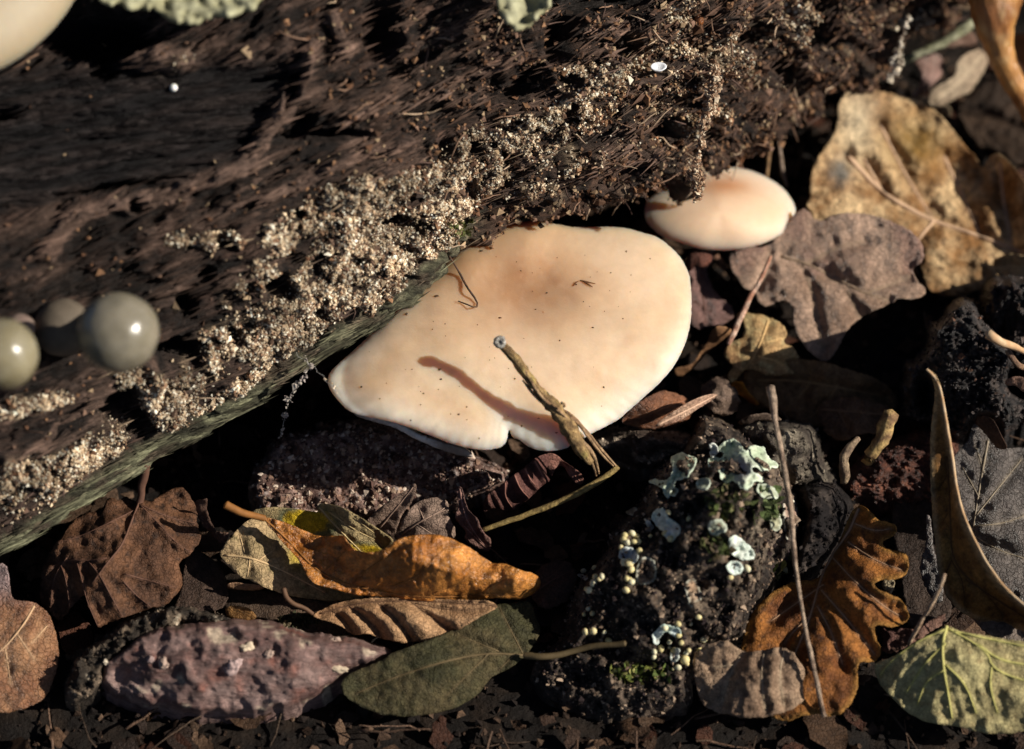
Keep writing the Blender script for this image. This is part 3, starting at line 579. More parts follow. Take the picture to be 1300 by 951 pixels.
leaf('brown_leaf', 'purplish brown leaf close to the right rim of the large mushroom', 'F', [(40, 60), (90, 40), (140, 45), (135, 90), (100, 130), (140, 210), (190, 250), (220, 290), (180, 330), (120, 340), (60, 350), (40, 300), (45, 200)], [(60, 60, 1.2), (140, 50, 1.2), (200, 290, .8), (60, 330, .8), (90, 200, 1.0)], (.15, .08, .065), (.27, .15, .13), [[(90, 140), (150, 230)], [(60, 240), (120, 280)]], [(90, 60), (90, 180), (110, 330)], seed=6, jag=3, m=M_WETLEAF)
leaf('brown_leaf', 'chestnut brown leaf tucked against the lower right rim of the large mushroom', 'K', [(250, 125), (300, 60), (380, 10), (440, -20), (520, 0), (580, 40), (590, 90), (520, 160), (420, 175), (330, 155), (260, 145)], [(250, 130, 1.4), (440, -10, 1.5), (590, 80, 1.0), (420, 170, .8), (400, 70, 1.7)], (.26, .11, .055), (.14, .06, .035), [[(400, 90), (460, 120)], [(470, 60), (540, 80)]], [(280, 120), (400, 90), (560, 20)], seed=7, jag=2, m=M_WETLEAF)
leaf('straw_blade', 'pale pinkish straw blade pointing at the right rim of the large mushroom', 'K', [(408, 148), (440, 120), (480, 92), (560, 40), (640, 6), (705, -2), (690, 20), (600, 75), (520, 130), (460, 142), (425, 152)], [(410, 148, 1.9), (560, 60, 2.0), (700, 0, 1.7), (520, 130, 1.8)], (.50, .33, .23), (.36, .2, .14), midrib=[(420, 145), (560, 75), (690, 8)], seed=8, jag=.6, sp=3, cat='blade', wr=.03)
leaf('curled_leaf', 'curled amber leaf scrap just behind the bark chunk and its upright twig', 'F', [(205, 545), (245, 545), (260, 580), (300, 620), (310, 635), (280, 632), (240, 600), (215, 590), (195, 565)], [(210, 550, 1.2), (250, 560, 1.3), (300, 630, .8)], (.55, .25, .04), (.3, .12, .03), seed=9, jag=1, sp=3)
leaf('leaf_strip', 'dark curved leaf strip arching behind the bark chunk', 'F', [(220, 700), (260, 675), (320, 662), (360, 668), (400, 690), (360, 695), (300, 692), (250, 710)], [(220, 700, 1.3), (320, 665, 1.6), (400, 690, 1.2), (300, 690, 1.4)], (.13, .09, .07), (.2, .14, .1), seed=10, jag=1, sp=3)
leaf('pale_leaf', 'pale buff lobed leaf lit beside the orange mushroom stalk', 'C', [(940, 385), (945, 345), (1000, 310), (1048, 282), (1048, 232), (1090, 195), (1140, 180), (1170, 228), (1140, 290), (1100, 345), (1040, 370), (1000, 398), (960, 402)], [(950, 380, 1.2), (1140, 190, 1.5), (1150, 280, 1.1), (1040, 300, 1.5)], (.46, .36, .25), (.34, .25, .17), midrib=[(960, 380), (1060, 310), (1140, 210)], seed=11, jag=2)
leaf('pale_leaf', 'small pale leaf scrap just below the buff lobed leaf', 'C', [(960, 405), (1010, 395), (1028, 410), (1025, 445), (990, 425)], [(960, 405, 1.0), (1028, 410, 1.1), (1000, 430, .8)], (.42, .32, .2), (.3, .22, .14), seed=12, jag=1, sp=3)
leaf('curled_leaf', 'curled pinkish brown leaf edge under the mossy twig, top right', 'C', [(878, 352), (905, 330), (918, 300), (900, 250), (885, 225), (930, 212), (980, 195), (1002, 240), (985, 295), (945, 330), (915, 365), (890, 370)], [(880, 360, 1.2), (900, 230, 1.6), (990, 220, 1.3), (940, 300, 1.8), (915, 365, 1.0)], (.28, .17, .14), (.38, .3, .26), midrib=[(950, 210), (950, 280), (900, 350)], seed=13, jag=2)
leaf('brown_leaf', 'reddish brown leaf fragment wedged between the mossy twig and the orange stalk', 'C', [(990, 160), (1010, 140), (1060, 118), (1110, 120), (1130, 160), (1100, 178), (1060, 172), (1010, 190)], [(1000, 160, 1.8), (1110, 120, 1.8), (1060, 180, 1.4)], (.30, .19, .14), (.2, .1, .07), seed=14, jag=2)
leaf('orange_leaf', 'orange-brown leaf standing behind the orange stalk at the right edge', 'C', [(1240, 150), (1290, 120), (1360, 130), (1380, 260), (1310, 270), (1265, 210)], [(1250, 150, 1.6), (1370, 140, 2.0), (1310, 265, 1.2)], (.30, .14, .06), (.2, .09, .04), seed=15, jag=2)
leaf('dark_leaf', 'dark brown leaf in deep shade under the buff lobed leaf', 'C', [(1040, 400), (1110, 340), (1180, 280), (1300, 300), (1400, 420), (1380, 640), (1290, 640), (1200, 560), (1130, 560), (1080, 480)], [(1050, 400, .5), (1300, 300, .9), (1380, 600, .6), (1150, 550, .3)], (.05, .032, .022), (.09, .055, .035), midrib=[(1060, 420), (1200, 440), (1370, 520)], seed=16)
leaf('pale_leaf', 'pale tan leaf end resting above the charred wood at the right edge', 'F', [(1180, 95), (1220, 70), (1260, 62), (1310, 75), (1400, 120), (1400, 175), (1300, 165), (1230, 150), (1190, 140)], [(1190, 100, 1.0), (1260, 65, 1.3), (1400, 120, 1.5), (1300, 160, 1.1)], (.46, .33, .18), (.30, .19, .09), midrib=[(1190, 120), (1290, 110), (1390, 140)], seed=17)

# orange stalk
p = np.array(Z('C', [(1205, -190, 4.5), (1200, -60, 4.2), (1190, 20, 4.0), (1188, 90, 3.7), (1203, 160, 3.4), (1222, 230, 3.1), (1255, 300, 2.7), (1320, 400, 2.1), (1400, 560, 1.2), (1440, 700, .3)]), float)
pw = resample(chaikin(P(p[:, 0], p[:, 1], p[:, 2]), 2, False), .1, False); nn = len(pw)
dd = np.linspace(0, 1, nn); rr = np.interp(dd, [0, .1, .2, .28, .36, .44, .55, .75, 1], np.array([46, 40, 33, 27, 19, 15.5, 14.5, 14.5, 15]) / PPU)
v_, f_ = tube(pw, rr, 40, .10, 3, True); cc = mix(C3(.40, .19, .055), C3(.22, .085, .025), ss(-.2, .35, fbm(v_ * 1.6, 4))); cc = mix(cc, C3(.50, .34, .16), ss(.1, .5, fbm(v_ * 3.5 + 9, 3)) * .5)
ro = root('mushroom_stalk', pw[nn // 2], 'glossy orange-brown mushroom stalk flaring upward, upper right corner', 'mushroom'); mk('stem', v_, f_, M_STALK, ro, cc)
q = pw[:int(nn * .2)]; idx = rng.integers(len(v_[:40 * int(nn * .2)]), size=420); cen = v_[idx] ; gv, gf, gc = grains(cen, rng.gamma(4, .008, 420) + .01, pick([(.6, .5, .36), (.4, .28, .16), (.25, .15, .08)], 420)); tag(mk('stem_crust', gv, gf, M_CRUST, ro, gc, smooth=False), kind='stuff')

# -- wood pieces
def charcol(V2, V, de, rel):
    n = fbm(V * 2.2, 3); c = mix(C3(.014, .012, .012), C3(.075, .056, .048), ss(-.1, .4, n)); return mix(c, C3(.16, .07, .035), ss(.35, .55, fbm(V * 5 + 4, 2)) * .7)
def rows(ang, fu, fv, a):
    def f(V2, V0, de):
        x = V2[:, 0] * math.cos(ang) + V2[:, 1] * math.sin(ang); y = -V2[:, 0] * math.sin(ang) + V2[:, 1] * math.cos(ang)
        x = x + 9 * fbm(np.c_[V2 * .03, 0 * x], 2); y = y + 11 * fbm(np.c_[V2 * .03, 0 * x + 5], 2)
        r = np.floor(y / fv); x = x + (r % 2) * fu * .5 + 3 * np.sin(r * 7.1); return a * (np.abs(np.sin(x * math.pi / fu)) ** .7 * np.abs(np.sin(y * math.pi / fv)) ** .7 - .5) * ss(0, 8, de)
    return f
chunk('charred_wood', 'black charred wood block behind, at the right edge, with steep ridged face', 'F', [(1135, 225), (1140, 185), (1160, 155), (1210, 140), (1300, 134), (1400, 138), (1500, 160), (1500, 600), (1400, 640), (1280, 520), (1200, 440), (1150, 360), (1140, 290)],
      [(1160, 170, 2.7), (1300, 145, 2.7), (1480, 180, 1.6), (1200, 420, 1.8), (1400, 600, .8), (1300, 350, 2.1), (1480, 400, .9)], M_CHAR, lambda V2, V, de, rel: mix(charcol(V2, V, de, rel), C3(.10, .055, .04), ss(.1, .5, fbm(V * [2, .6, 2] + 8, 3)) * .6), 'wood', sp=3, amp=.25, rg=.5, rfr=1.0, fine=.12, dfun=rows(1.35, 30, 9, .10), seed=3)
chunk('charred_wood', 'black charred wood lump covered in rows of glossy nodules, right of the picture', 'F', [(842, 470), (900, 460), (935, 400), (940, 320), (990, 310), (1020, 250), (1060, 226), (1100, 230), (1130, 268), (1150, 310), (1200, 360), (1260, 430), (1270, 480), (1230, 540), (1260, 600), (1320, 620), (1420, 640), (1420, 700), (1300, 692), (1255, 740), (1220, 752), (1180, 695), (1130, 685), (1090, 740), (1040, 775), (1000, 740), (960, 720), (900, 700), (870, 700), (830, 668), (850, 600), (833, 560), (850, 520)],
      [(850, 480, 2.2), (1080, 235, 4.2), (1000, 320, 3.9), (1150, 330, 4.0), (1250, 450, 3.4), (1230, 720, 1.6), (1050, 750, 1.3), (850, 650, 1.4), (1100, 500, 3.1), (1400, 650, 1.2), (950, 480, 3.0), (960, 640, 1.6)], M_CHAR, charcol, 'wood', sp=2.4, amp=.2, rg=.22, fine=.10,
      dfun=lambda V2, V0, de: rows(.55, 11, 7, .13)(V2, V0, de) * (.4 + 1.2 * ss(-.3, .3, fbm(V0 * 1.4, 3))) + .22 * fbm(V0 * 4.2, 3) + .25 * (ridged(V0 * 2.2, 3) - .5) - 1.3 * np.exp(-(((V2[:, 0] - 1173) / 10) ** 2 + ((V2[:, 1] - 500) / 26) ** 2)), seed=4, jag=4, fall=12)
chunk('rotten_wood', 'reddish brown rotten wood with ridged grain below the charred lump', 'F', [(600, 930), (660, 850), (720, 800), (790, 770), (860, 740), (940, 700), (1040, 720), (1060, 800), (1060, 900), (1060, 1010), (980, 1060), (900, 1030), (820, 1040), (740, 1010), (660, 1010)],
      [(620, 930, .6), (860, 750, 1.0), (1040, 730, 1.1), (1050, 1000, .3), (800, 1000, .4), (850, 880, .8)], M_CHAR, lambda V2, V, de, rel: mix(C3(.05, .016, .010), C3(.17, .065, .038), ss(-.1, .4, fbm(V * 2.5, 3))), 'wood', sp=2.8, amp=.2, rg=.25, dfun=rows(.35, 34, 8, .10), seed=5)
chunk('grey_stump', 'grey-brown crumbly wood lump behind the thin upright twig', 'F', [(215, 735), (260, 705), (330, 690), (420, 690), (480, 700), (505, 705), (528, 740), (540, 800), (545, 850), (600, 900), (600, 960), (500, 960), (430, 960), (380, 930), (300, 850)],
      [(230, 730, 1.5), (420, 690, 2.0), (530, 740, 1.6), (560, 900, .9), (400, 900, 1.4), (420, 780, 2.0)], M_BARK, lambda V2, V, de, rel: mix(C3(.05, .038, .03), C3(.21, .175, .13), ss(-.2, .4, fbm(V * 2.3 + 4, 4))), 'wood', sp=3, amp=.25, rg=.3, fine=.12, seed=6)
chunk('soil_lump', 'wet black lump of earth above the brown oak leaf', 'I', [(425, 110), (470, 95), (520, 80), (600, 100), (640, 140), (670, 210), (640, 270), (610, 330), (560, 400), (500, 470), (440, 470), (400, 480), (430, 350), (460, 250), (455, 160)],
      [(460, 110, 1.8), (600, 110, 1.7), (660, 220, 1.2), (480, 460, .9), (540, 260, 1.7)], M_SOIL, lambda V2, V, de, rel: mix(C3(.010, .008, .008), C3(.05, .038, .032), ss(-.1, .5, fbm(V * 2.7 + 4, 4))), 'earth', sp=3, amp=.3, rg=.4, fine=.16, seed=7)
chunk('grey_wood', 'grey weathered wood piece just below the right rim of the large mushroom', 'K', [(60, 200), (120, 175), (250, 150), (340, 150), (420, 160), (560, 170), (610, 210), (640, 280), (520, 330), (420, 360), (300, 360), (180, 320), (80, 260)],
      [(80, 200, 1.3), (300, 155, 1.7), (600, 200, 1.8), (400, 340, .8), (120, 280, .8), (350, 230, 1.6)], M_BARK, lambda V2, V, de, rel: mix(C3(.07, .048, .036), C3(.34, .27, .20), ss(0, .45, fbm(V * [1, 3, 3] + 4, 4))), 'wood', sp=3, amp=.2, rg=.25, seed=8)
def lichcol(V2, V, de, rel):
    n = fbm(V * 1.9 + 14, 4); c = mix(C3(.022, .016, .013), C3(.14, .10, .072), ss(-.2, .5, n)); t = ss(.05, .45, fbm(V * 1.3 + 33, 3)); c = mix(c, C3(.26, .19, .13), t * .55)
    r = ss(1000, 1050 - 60, 0) ; g = ss(-.05, .35, fbm(V * 2.6 + 70, 3)) * np.exp(-((V2[:, 0] - 930) / 90) ** 2 - ((V2[:, 1] - 650) / 60) ** 2); c = mix(c, C3(.30, .24, .17), g * .8)
    return mix(c, C3(.36, .26, .19), ss(975, 1005, V2[:, 0]) * .8 * ss(-.4, .3, n))
bk, bkV, bkV2, bkF = chunk('bark_chunk', 'dark crumbly bark chunk carrying mint lichen and yellow beads', 'K', [(600, 140), (615, 105), (640, 92), (700, 110), (760, 150), (830, 180), (880, 220), (930, 260), (985, 325), (1018, 400), (1060, 450), (1090, 520), (1095, 600), (1080, 680), (1055, 750), (1020, 800), (960, 870), (900, 960), (860, 1050), (850, 1150), (760, 1160), (640, 1200), (580, 1290), (590, 1420), (420, 1500), (200, 1500), (-20, 1450), (-150, 1330), (-160, 1240), (-40, 1150), (0, 1050), (20, 960), (50, 880), (120, 800), (180, 740), (200, 650), (260, 580), (330, 520), (370, 440), (380, 370), (480, 290), (550, 230)],
      [(640, 95, 2.9), (800, 170, 3.0), (985, 325, 2.8), (1095, 600, 1.8), (1060, 750, 1.4), (860, 1100, .9), (600, 1300, .7), (300, 1450, .4), (-120, 1300, .3), (20, 960, 1.3), (180, 740, 2.0), (300, 560, 2.4), (380, 380, 2.5), (500, 300, 2.8), (700, 400, 3.2), (800, 600, 3.0), (500, 800, 2.4), (300, 1050, 1.5), (700, 950, 1.9), (100, 1200, .8)],
      M_BARK, lichcol, 'bark', sp=3.0, amp=.34, rg=.62, fine=.16, fall=14, seed=9)
BKB = len(BV) - 1
# grains of earth and bark over the chunk
ii = rng.choice(len(bkV), 5200); cen = bkV[ii] + rng.normal(size=(5200, 3)) * .02; gv, gf, gc = grains(cen, rng.gamma(2.5, .0085, 5200) + .008, pick([(.05, .035, .028), (.12, .08, .055), (.28, .2, .14), (.03, .02, .02)], 5200), jit=.5)
tag(mk('bark_crumbs', gv, gf, M_CRUST, bk, gc, smooth=False), kind='stuff')
# slab in the shade below the big cap
def slabcol(V2, V, de, rel):
    n = fbm(V * 2.6 + 4, 4); c = mix(C3(.09, .05, .04), C3(.34, .22, .18), ss(-.3, .35, n)); return mix(c, C3(.50, .42, .38), ss(.15, .5, fbm(V * 5 + 9, 3)) * .8)
sl_, slV, slV2, slF = chunk('bark_slab', 'reddish brown bark slab in the shadow below the large mushroom', 'X', [(316, 625), (318, 602), (330, 585), (345, 562), (362, 550), (380, 548), (420, 540), (450, 530), (500, 540), (560, 562), (620, 585), (650, 600), (640, 622), (600, 628), (560, 640), (500, 655), (450, 662), (380, 665), (330, 655)],
      [(320, 620, .9), (370, 550, 1.2), (450, 530, 1.3), (620, 590, 1.0), (560, 640, .6), (400, 650, .7), (460, 600, 1.0)], M_BARK, slabcol, 'bark', sp=2.8, amp=.15, rg=.2, fine=.12, fall=10, seed=11)
ii = rng.choice(len(slV), 2200); cen = slV[ii]; gv, gf, gc = grains(cen, rng.gamma(3, .010, 2200) + .008, pick([(.36, .25, .18), (.2, .12, .085), (.5, .40, .32), (.09, .05, .04), (.14, .08, .06)], 2200), jit=.5)
tag(mk('bark_crumbs', gv, gf, M_CRUST, sl_, gc, smooth=False), kind='stuff')
leaf('bark_flake', 'thin bark flake with white papery edge pressed under the lower rim of the large mushroom', 'E', [(55, 670), (70, 661), (100, 660), (160, 684), (230, 706), (300, 744), (400, 781), (470, 797), (508, 824), (492, 830), (440, 820), (380, 801), (300, 768), (230, 726), (150, 699), (90, 684)],
     [(60, 665, 2.5), (230, 702, 2.8), (400, 776, 2.85), (510, 828, 2.5), (230, 735, 2.6), (400, 812, 2.6), (80, 690, 2.3)], (.60, .57, .54), (.22, .17, .14), seed=12, jag=1.4, sp=2.6, cat='bark', m=M_LICH, solid=.05, spots=(.2, .15, .12))

# ---------------------------------------------------------------- leaves at the right and along the front
leaf('wet_leaf', 'grey wet glistening leaf with raised veins behind the tall curled leaf', 'I', [(1035, 0), (1060, -30), (1090, -60), (1108, -125), (1120, -135), (1140, -100), (1200, -40), (1250, -28), (1300, -38), (1420, 0), (1460, 300), (1420, 480), (1300, 560), (1240, 540), (1170, 470), (1090, 330), (1050, 200), (1030, 90)],
     [(1110, -125, 1.5), (1060, 50, 1.1), (1100, 330, .7), (1300, 0, 1.1), (1420, 400, .8), (1200, 150, 1.3), (1250, 500, .5)], (.15, .125, .11), (.085, .07, .062), [[(1130, 150), (1070, 40)], [(1120, 220), (1250, 60), (1290, 10)], [(1110, 260), (1230, 250), (1350, 200)], [(1150, 60), (1120, -40)], [(1105, 290), (1200, 350), (1300, 380)]], [(1165, -60), (1140, 80), (1115, 230), (1100, 330)],
     m=M_WETLEAF, wr=.2, quilt=.10, seed=21, jag=3, rib=.05, vc=(.26, .21, .15), spots=(.07, .055, .05))
leaf('dark_leaf', 'dark brown curled leaf edge standing between the charred lump and the grey wet leaf', 'I', [(1112, -130), (1125, -150), (1150, -158), (1185, -140), (1205, -100), (1225, -60), (1240, -30), (1210, -25), (1180, -50), (1150, -95), (1125, -115)], [(1115, -125, 1.7), (1160, -155, 2.1), (1240, -30, 1.7), (1150, -95, 1.6)], (.14, .075, .045), (.08, .045, .03), seed=22, sp=3, jag=1)
leaf('wet_leaf', 'grey wet leaf tip showing under the curled leaf, above the pale green leaf', 'I', [(1080, 560), (1110, 612), (1160, 665), (1250, 700), (1400, 760), (1420, 680), (1300, 640), (1180, 600)], [(1090, 570, .4), (1400, 700, .8), (1250, 700, .6), (1160, 640, .6)], (.26, .20, .16), (.17, .13, .11), [[(1200, 640), (1230, 680)], [(1280, 655), (1310, 700)]], m=M_WETLEAF, seed=23, jag=2)
leaf('wet_leaf', 'narrow grey glistening leaf scrap left of the tall curled leaf', 'I', [(930, 215), (950, 220), (955, 300), (965, 360), (990, 430), (1000, 500), (990, 560), (950, 530), (920, 470), (905, 400), (935, 330)], [(935, 220, 1.0), (990, 550, .6), (920, 440, .7), (960, 400, .9)], (.24, .20, .18), (.12, .10, .09), seed=24, m=M_WETLEAF, jag=3, sp=3)
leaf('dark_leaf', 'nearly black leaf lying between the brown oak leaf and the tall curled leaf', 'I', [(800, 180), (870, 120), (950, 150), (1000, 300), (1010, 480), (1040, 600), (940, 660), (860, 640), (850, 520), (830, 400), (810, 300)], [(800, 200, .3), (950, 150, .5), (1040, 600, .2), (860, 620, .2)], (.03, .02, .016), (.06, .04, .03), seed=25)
leaf('curled_leaf', 'tall curled amber leaf with a dark fold and pale rim, right of the picture', 'I',
     [(928, -332), (945, -325), (965, -310), (980, -290), (995, -230), (1005, -170), (1020, -80), (1030, 0), (1038, 60), (1050, 150), (1065, 210), (1100, 290), (1150, 388), (1190, 450), (1250, 520), (1300, 560), (1400, 620), (1420, 700), (1300, 650), (1200, 632), (1120, 612), (1060, 582), (1010, 530), (985, 460), (972, 400), (968, 330), (958, 250), (952, 150), (948, 60), (947, 0), (948, -80), (958, -160), (966, -230), (960, -290), (940, -318)],
     [(935, -328, 4.4), (980, -250, 4.0), (1025, 0, 2.9), (1060, 200, 2.6), (1180, 430, 2.2), (1400, 620, 2.0), (948, 50, 2.5), (970, 350, 1.6), (1060, 570, .9), (1300, 640, .8), (990, 100, 2.2), (1020, 330, 1.8), (1150, 520, 1.3)],
     (.33, .17, .048), (.16, .075, .024), [[(1030, 385), (1000, 450), (985, 490)], [(1030, 390), (1070, 460), (1080, 560)], [(1080, 460), (1150, 500), (1220, 590)], [(1022, 200), (985, 260)], [(1018, 60), (980, 120)]], [(1010, 0), (1020, 120), (1024, 250), (1030, 385), (1100, 470), (1250, 570), (1400, 660)],
     seed=26, jag=1.2, wr=.06, vc=(.10, .05, .02), spots=(.09, .045, .02), edgec=(.50, .36, .20), sp=3, rib=.12)
rim = rod('x', '', 'I', [(935, -328, 4.45), (978, -290, 4.25), (998, -200, 3.8), (1030, 0, 3.0), (1050, 150, 2.75), (1100, 290, 2.5), (1190, 450, 2.3), (1300, 560, 2.15), (1400, 622, 2.05)], [1.5, 2.2, 1.8, 1.6, 1.5], M_VEIN, ((.52, .38, .24), (.40, .24, .12)), '', 8, .2, top=False)
mk('curled_rim', rim[0], rim[1], M_VEIN, bpy.data.objects['curled_leaf.002'] if 'curled_leaf.002' in bpy.data.objects else None, rim[2])
PG = [(738, 800), (742, 770), (800, 755), (870, 712), (935, 672), (990, 645), (1010, 632), (1030, 640), (1060, 655), (1150, 668), (1230, 685), (1300, 690), (1450, 720), (1480, 900), (1380, 1010), (1200, 1050), (1050, 1010), (940, 1000), (860, 960), (800, 900), (755, 850)]
leaf('pale_leaf', 'pale yellow-green leaf with raised greenish veins, lower right corner', 'I', PG, [(740, 800, .8), (1010, 635, 1.7), (1300, 690, 1.7), (1450, 900, 1.2), (1100, 1000, .6), (850, 950, .5), (1000, 800, 1.5), (1180, 790, 1.5)], (.50, .43, .21), (.38, .31, .15),
     [[(1010, 645), (900, 690), (800, 765), (760, 820)], [(1005, 700), (930, 770), (860, 880)], [(1015, 645), (1080, 680), (1130, 710), (1165, 740), (1180, 790), (1260, 830), (1400, 860)], [(1130, 705), (1200, 760), (1300, 780), (1420, 790)], [(1000, 800), (930, 840), (900, 930)], [(1005, 780), (1080, 850), (1120, 960)], [(1040, 655), (1200, 690), (1400, 730)], [(1178, 790), (1170, 860), (1200, 960)]],
     [(1010, 635), (992, 700), (997, 790), (1010, 860), (1030, 980)], seed=27, jag=1.5, vc=(.46, .42, .14), rib=-.05, quilt=.10, wr=.14, spots=(.40, .30, .14), crinkle=.05, vein_r=.022)
OAK = [(675, 178), (700, 185), (728, 205), (752, 240), (800, 248), (825, 264), (820, 290), (790, 305), (768, 318), (775, 340), (810, 350), (845, 355), (868, 378), (868, 420), (845, 453), (810, 462), (765, 460), (735, 472), (738, 490), (790, 512), (832, 530), (865, 568), (868, 610), (835, 633), (795, 640), (755, 628), (738, 640), (745, 685), (765, 722), (757, 757), (720, 775), (692, 765), (672, 790), (680, 850), (660, 920), (600, 980), (500, 960), (400, 1000), (300, 950), (230, 860), (225, 760), (245, 690), (255, 640), (285, 575), (340, 520), (380, 490), (440, 465), (520, 465), (555, 420), (590, 350), (620, 290), (640, 230)]
leaf('oak_leaf', 'rusty brown lobed oak leaf with golden edges, between bark chunk and tall curled leaf', 'I', OAK, [(680, 180, 1.6), (820, 270, 1.6), (868, 400, 1.7), (865, 590, 1.5), (760, 740, 1.1), (600, 960, .6), (250, 700, .6), (290, 570, .7), (550, 420, .9), (650, 450, 1.6), (550, 620, 1.2), (800, 330, 1.5)],
     (.34, .13, .030), (.15, .052, .016), [[(580, 375), (665, 468), (770, 560), (840, 600)], [(640, 320), (740, 390), (845, 425)], [(525, 560), (575, 650), (620, 780)], [(548, 480), (430, 560), (345, 620)], [(495, 600), (440, 650), (400, 700)], [(540, 500), (620, 590), (700, 690), (740, 740)], [(665, 250), (740, 280), (800, 270)]], [(680, 195), (640, 290), (575, 370), (540, 450), (515, 540), (485, 640), (430, 760), (380, 900)],
     seed=28, jag=2, sp=3, vc=(.33, .20, .12), edgec=(.36, .18, .04), spots=(.08, .035, .02), quilt=.09, wr=.22, m=M_LEAF, crinkle=.05, vein_r=.02)
leaf('tan_leaf', 'small crumpled tan leaf with pale veins at the foot of the bark chunk', 'I', [(55, 742), (100, 712), (170, 685), (195, 690), (215, 712), (250, 735), (300, 728), (380, 715), (420, 720), (455, 760), (482, 800), (470, 860), (480, 930), (300, 990), (100, 950), (68, 860)],
     [(60, 745, .9), (180, 690, 1.4), (400, 720, 1.3), (480, 880, .8), (100, 940, .5), (250, 740, 1.1), (330, 840, 1.3)], (.36, .24, .155), (.20, .125, .08), [[(240, 738), (200, 810), (160, 930)], [(325, 735), (312, 830), (330, 950)], [(215, 780), (130, 790)], [(400, 730), (380, 820), (400, 930)]], None, seed=29, jag=2.5, sp=3, quilt=.06, crinkle=.09, vc=(.40, .30, .2))
leaf('brown_leaf', 'dark reddish leaf bits heaped above the pale green leaf', 'I', [(755, 640), (800, 650), (850, 640), (900, 650), (1000, 580), (1005, 620), (940, 665), (870, 705), (800, 740), (760, 730), (775, 690)], [(760, 640, .7), (1000, 590, .9), (800, 735, .6), (880, 660, 1.0)], (.13, .06, .05), (.2, .11, .08), seed=30, jag=5, crinkle=.12, sp=3)
leaf('pale_leaf', 'tiny pale leaf scrap showing in the gap of the brown oak leaf', 'I', [(765, 465), (790, 458), (820, 462), (805, 520), (790, 510), (765, 490)], [(765, 465, .6), (820, 462, .7), (800, 515, .5)], (.5, .42, .28), (.36, .26, .15), seed=31, jag=1, sp=3)

# -- middle, below the large mushroom
leaf('ribbed_leaf', 'dark red rolled leaf with sharp ribs, below the notch of the large mushroom', 'H', [(538, 215), (543, 170), (560, 138), (600, 118), (640, 78), (690, 45), (740, 0), (790, -15), (790, 20), (775, 60), (800, 88), (765, 105), (740, 132), (700, 170), (655, 203), (620, 202), (585, 188), (560, 200)],
     [(540, 210, 1.0), (560, 140, 1.5), (640, 75, 1.9), (780, -10, 1.9), (790, 85, 1.5), (655, 200, .9), (700, 130, 1.6)], (.13, .055, .045), (.075, .035, .03), [[(560, 145), (565, 175), (580, 195)], [(575, 130), (600, 165), (612, 198)], [(625, 100), (622, 150), (655, 195)], [(660, 70), (680, 120), (715, 155)], [(700, 45), (720, 90), (752, 120)], [(735, 15), (760, 60), (775, 90)]], None,
     seed=32, sp=2.6, rib=-.14, ribw=5, quilt=0, vc=(.26, .12, .09), jag=1, vein_r=.018)
leaf('curled_leaf', 'small reddish curled leaf bit at the foot of the frayed twig', 'E', [(775, 815), (800, 812), (830, 828), (838, 840), (870, 860), (905, 885), (922, 912), (912, 935), (885, 925), (862, 895), (845, 862), (825, 858), (805, 885), (800, 905), (785, 880), (775, 850)], [(780, 820, 1.8), (840, 845, 1.7), (915, 920, 1.5), (800, 900, 1.5), (885, 880, 1.9)], (.26, .12, .09), (.15, .07, .055), [[(840, 850), (880, 890), (910, 925)]], None, seed=33, sp=2.6, jag=.8)
leaf('twisted_leaf', 'small twisted purplish leaf right of the two grey-brown leaves', 'H', [(438, 130), (452, 110), (462, 118), (470, 150), (482, 192), (490, 205), (525, 235), (535, 275), (575, 312), (570, 350), (540, 358), (500, 330), (470, 312), (478, 282), (455, 255), (438, 238), (432, 218), (452, 195), (448, 160)],
     [(450, 115, 1.9), (440, 230, 1.4), (480, 190, 1.7), (570, 320, .9), (480, 310, 1.0), (530, 270, 1.4)], (.24, .13, .105), (.13, .07, .06), [[(470, 260), (510, 300), (550, 340)]], [(455, 120), (465, 190), (490, 260), (545, 330)], seed=34, sp=2.6, jag=1.5, crinkle=.08)
leaf('grey_leaf', 'narrow grey-brown leaf leaning up to a point above the orange leaf', 'H', [(100, 248), (120, 222), (150, 193), (185, 170), (225, 145), (262, 120), (284, 98), (292, 112), (284, 150), (265, 185), (245, 205), (225, 245), (210, 300), (160, 290), (130, 268)], [(105, 248, 1.2), (284, 100, 2.2), (220, 290, 1.0), (200, 160, 1.8), (260, 190, 1.6)], (.30, .20, .15), (.21, .14, .105), midrib=[(150, 270), (210, 200), (278, 115)], seed=35, sp=3, jag=.8, spots=(.12, .08, .06))
leaf('grey_leaf', 'broad grey-brown leaf with square tip between the pointed leaf and the twisted leaf', 'H', [(205, 300), (222, 262), (240, 228), (270, 190), (300, 168), (335, 155), (380, 150), (408, 165), (415, 185), (408, 215), (425, 245), (440, 270), (435, 310), (400, 330), (300, 330), (230, 325)], [(205, 300, .9), (380, 150, 1.5), (415, 185, 1.5), (440, 290, .9), (300, 180, 1.5), (330, 250, 1.4)], (.27, .185, .14), (.19, .125, .10), [[(320, 235), (300, 190)], [(350, 220), (400, 200)], [(290, 250), (350, 290)]], [(240, 290), (300, 245), (380, 205), (412, 180)], seed=36, sp=3, jag=1.2, spots=(.12, .08, .06), quilt=.03)
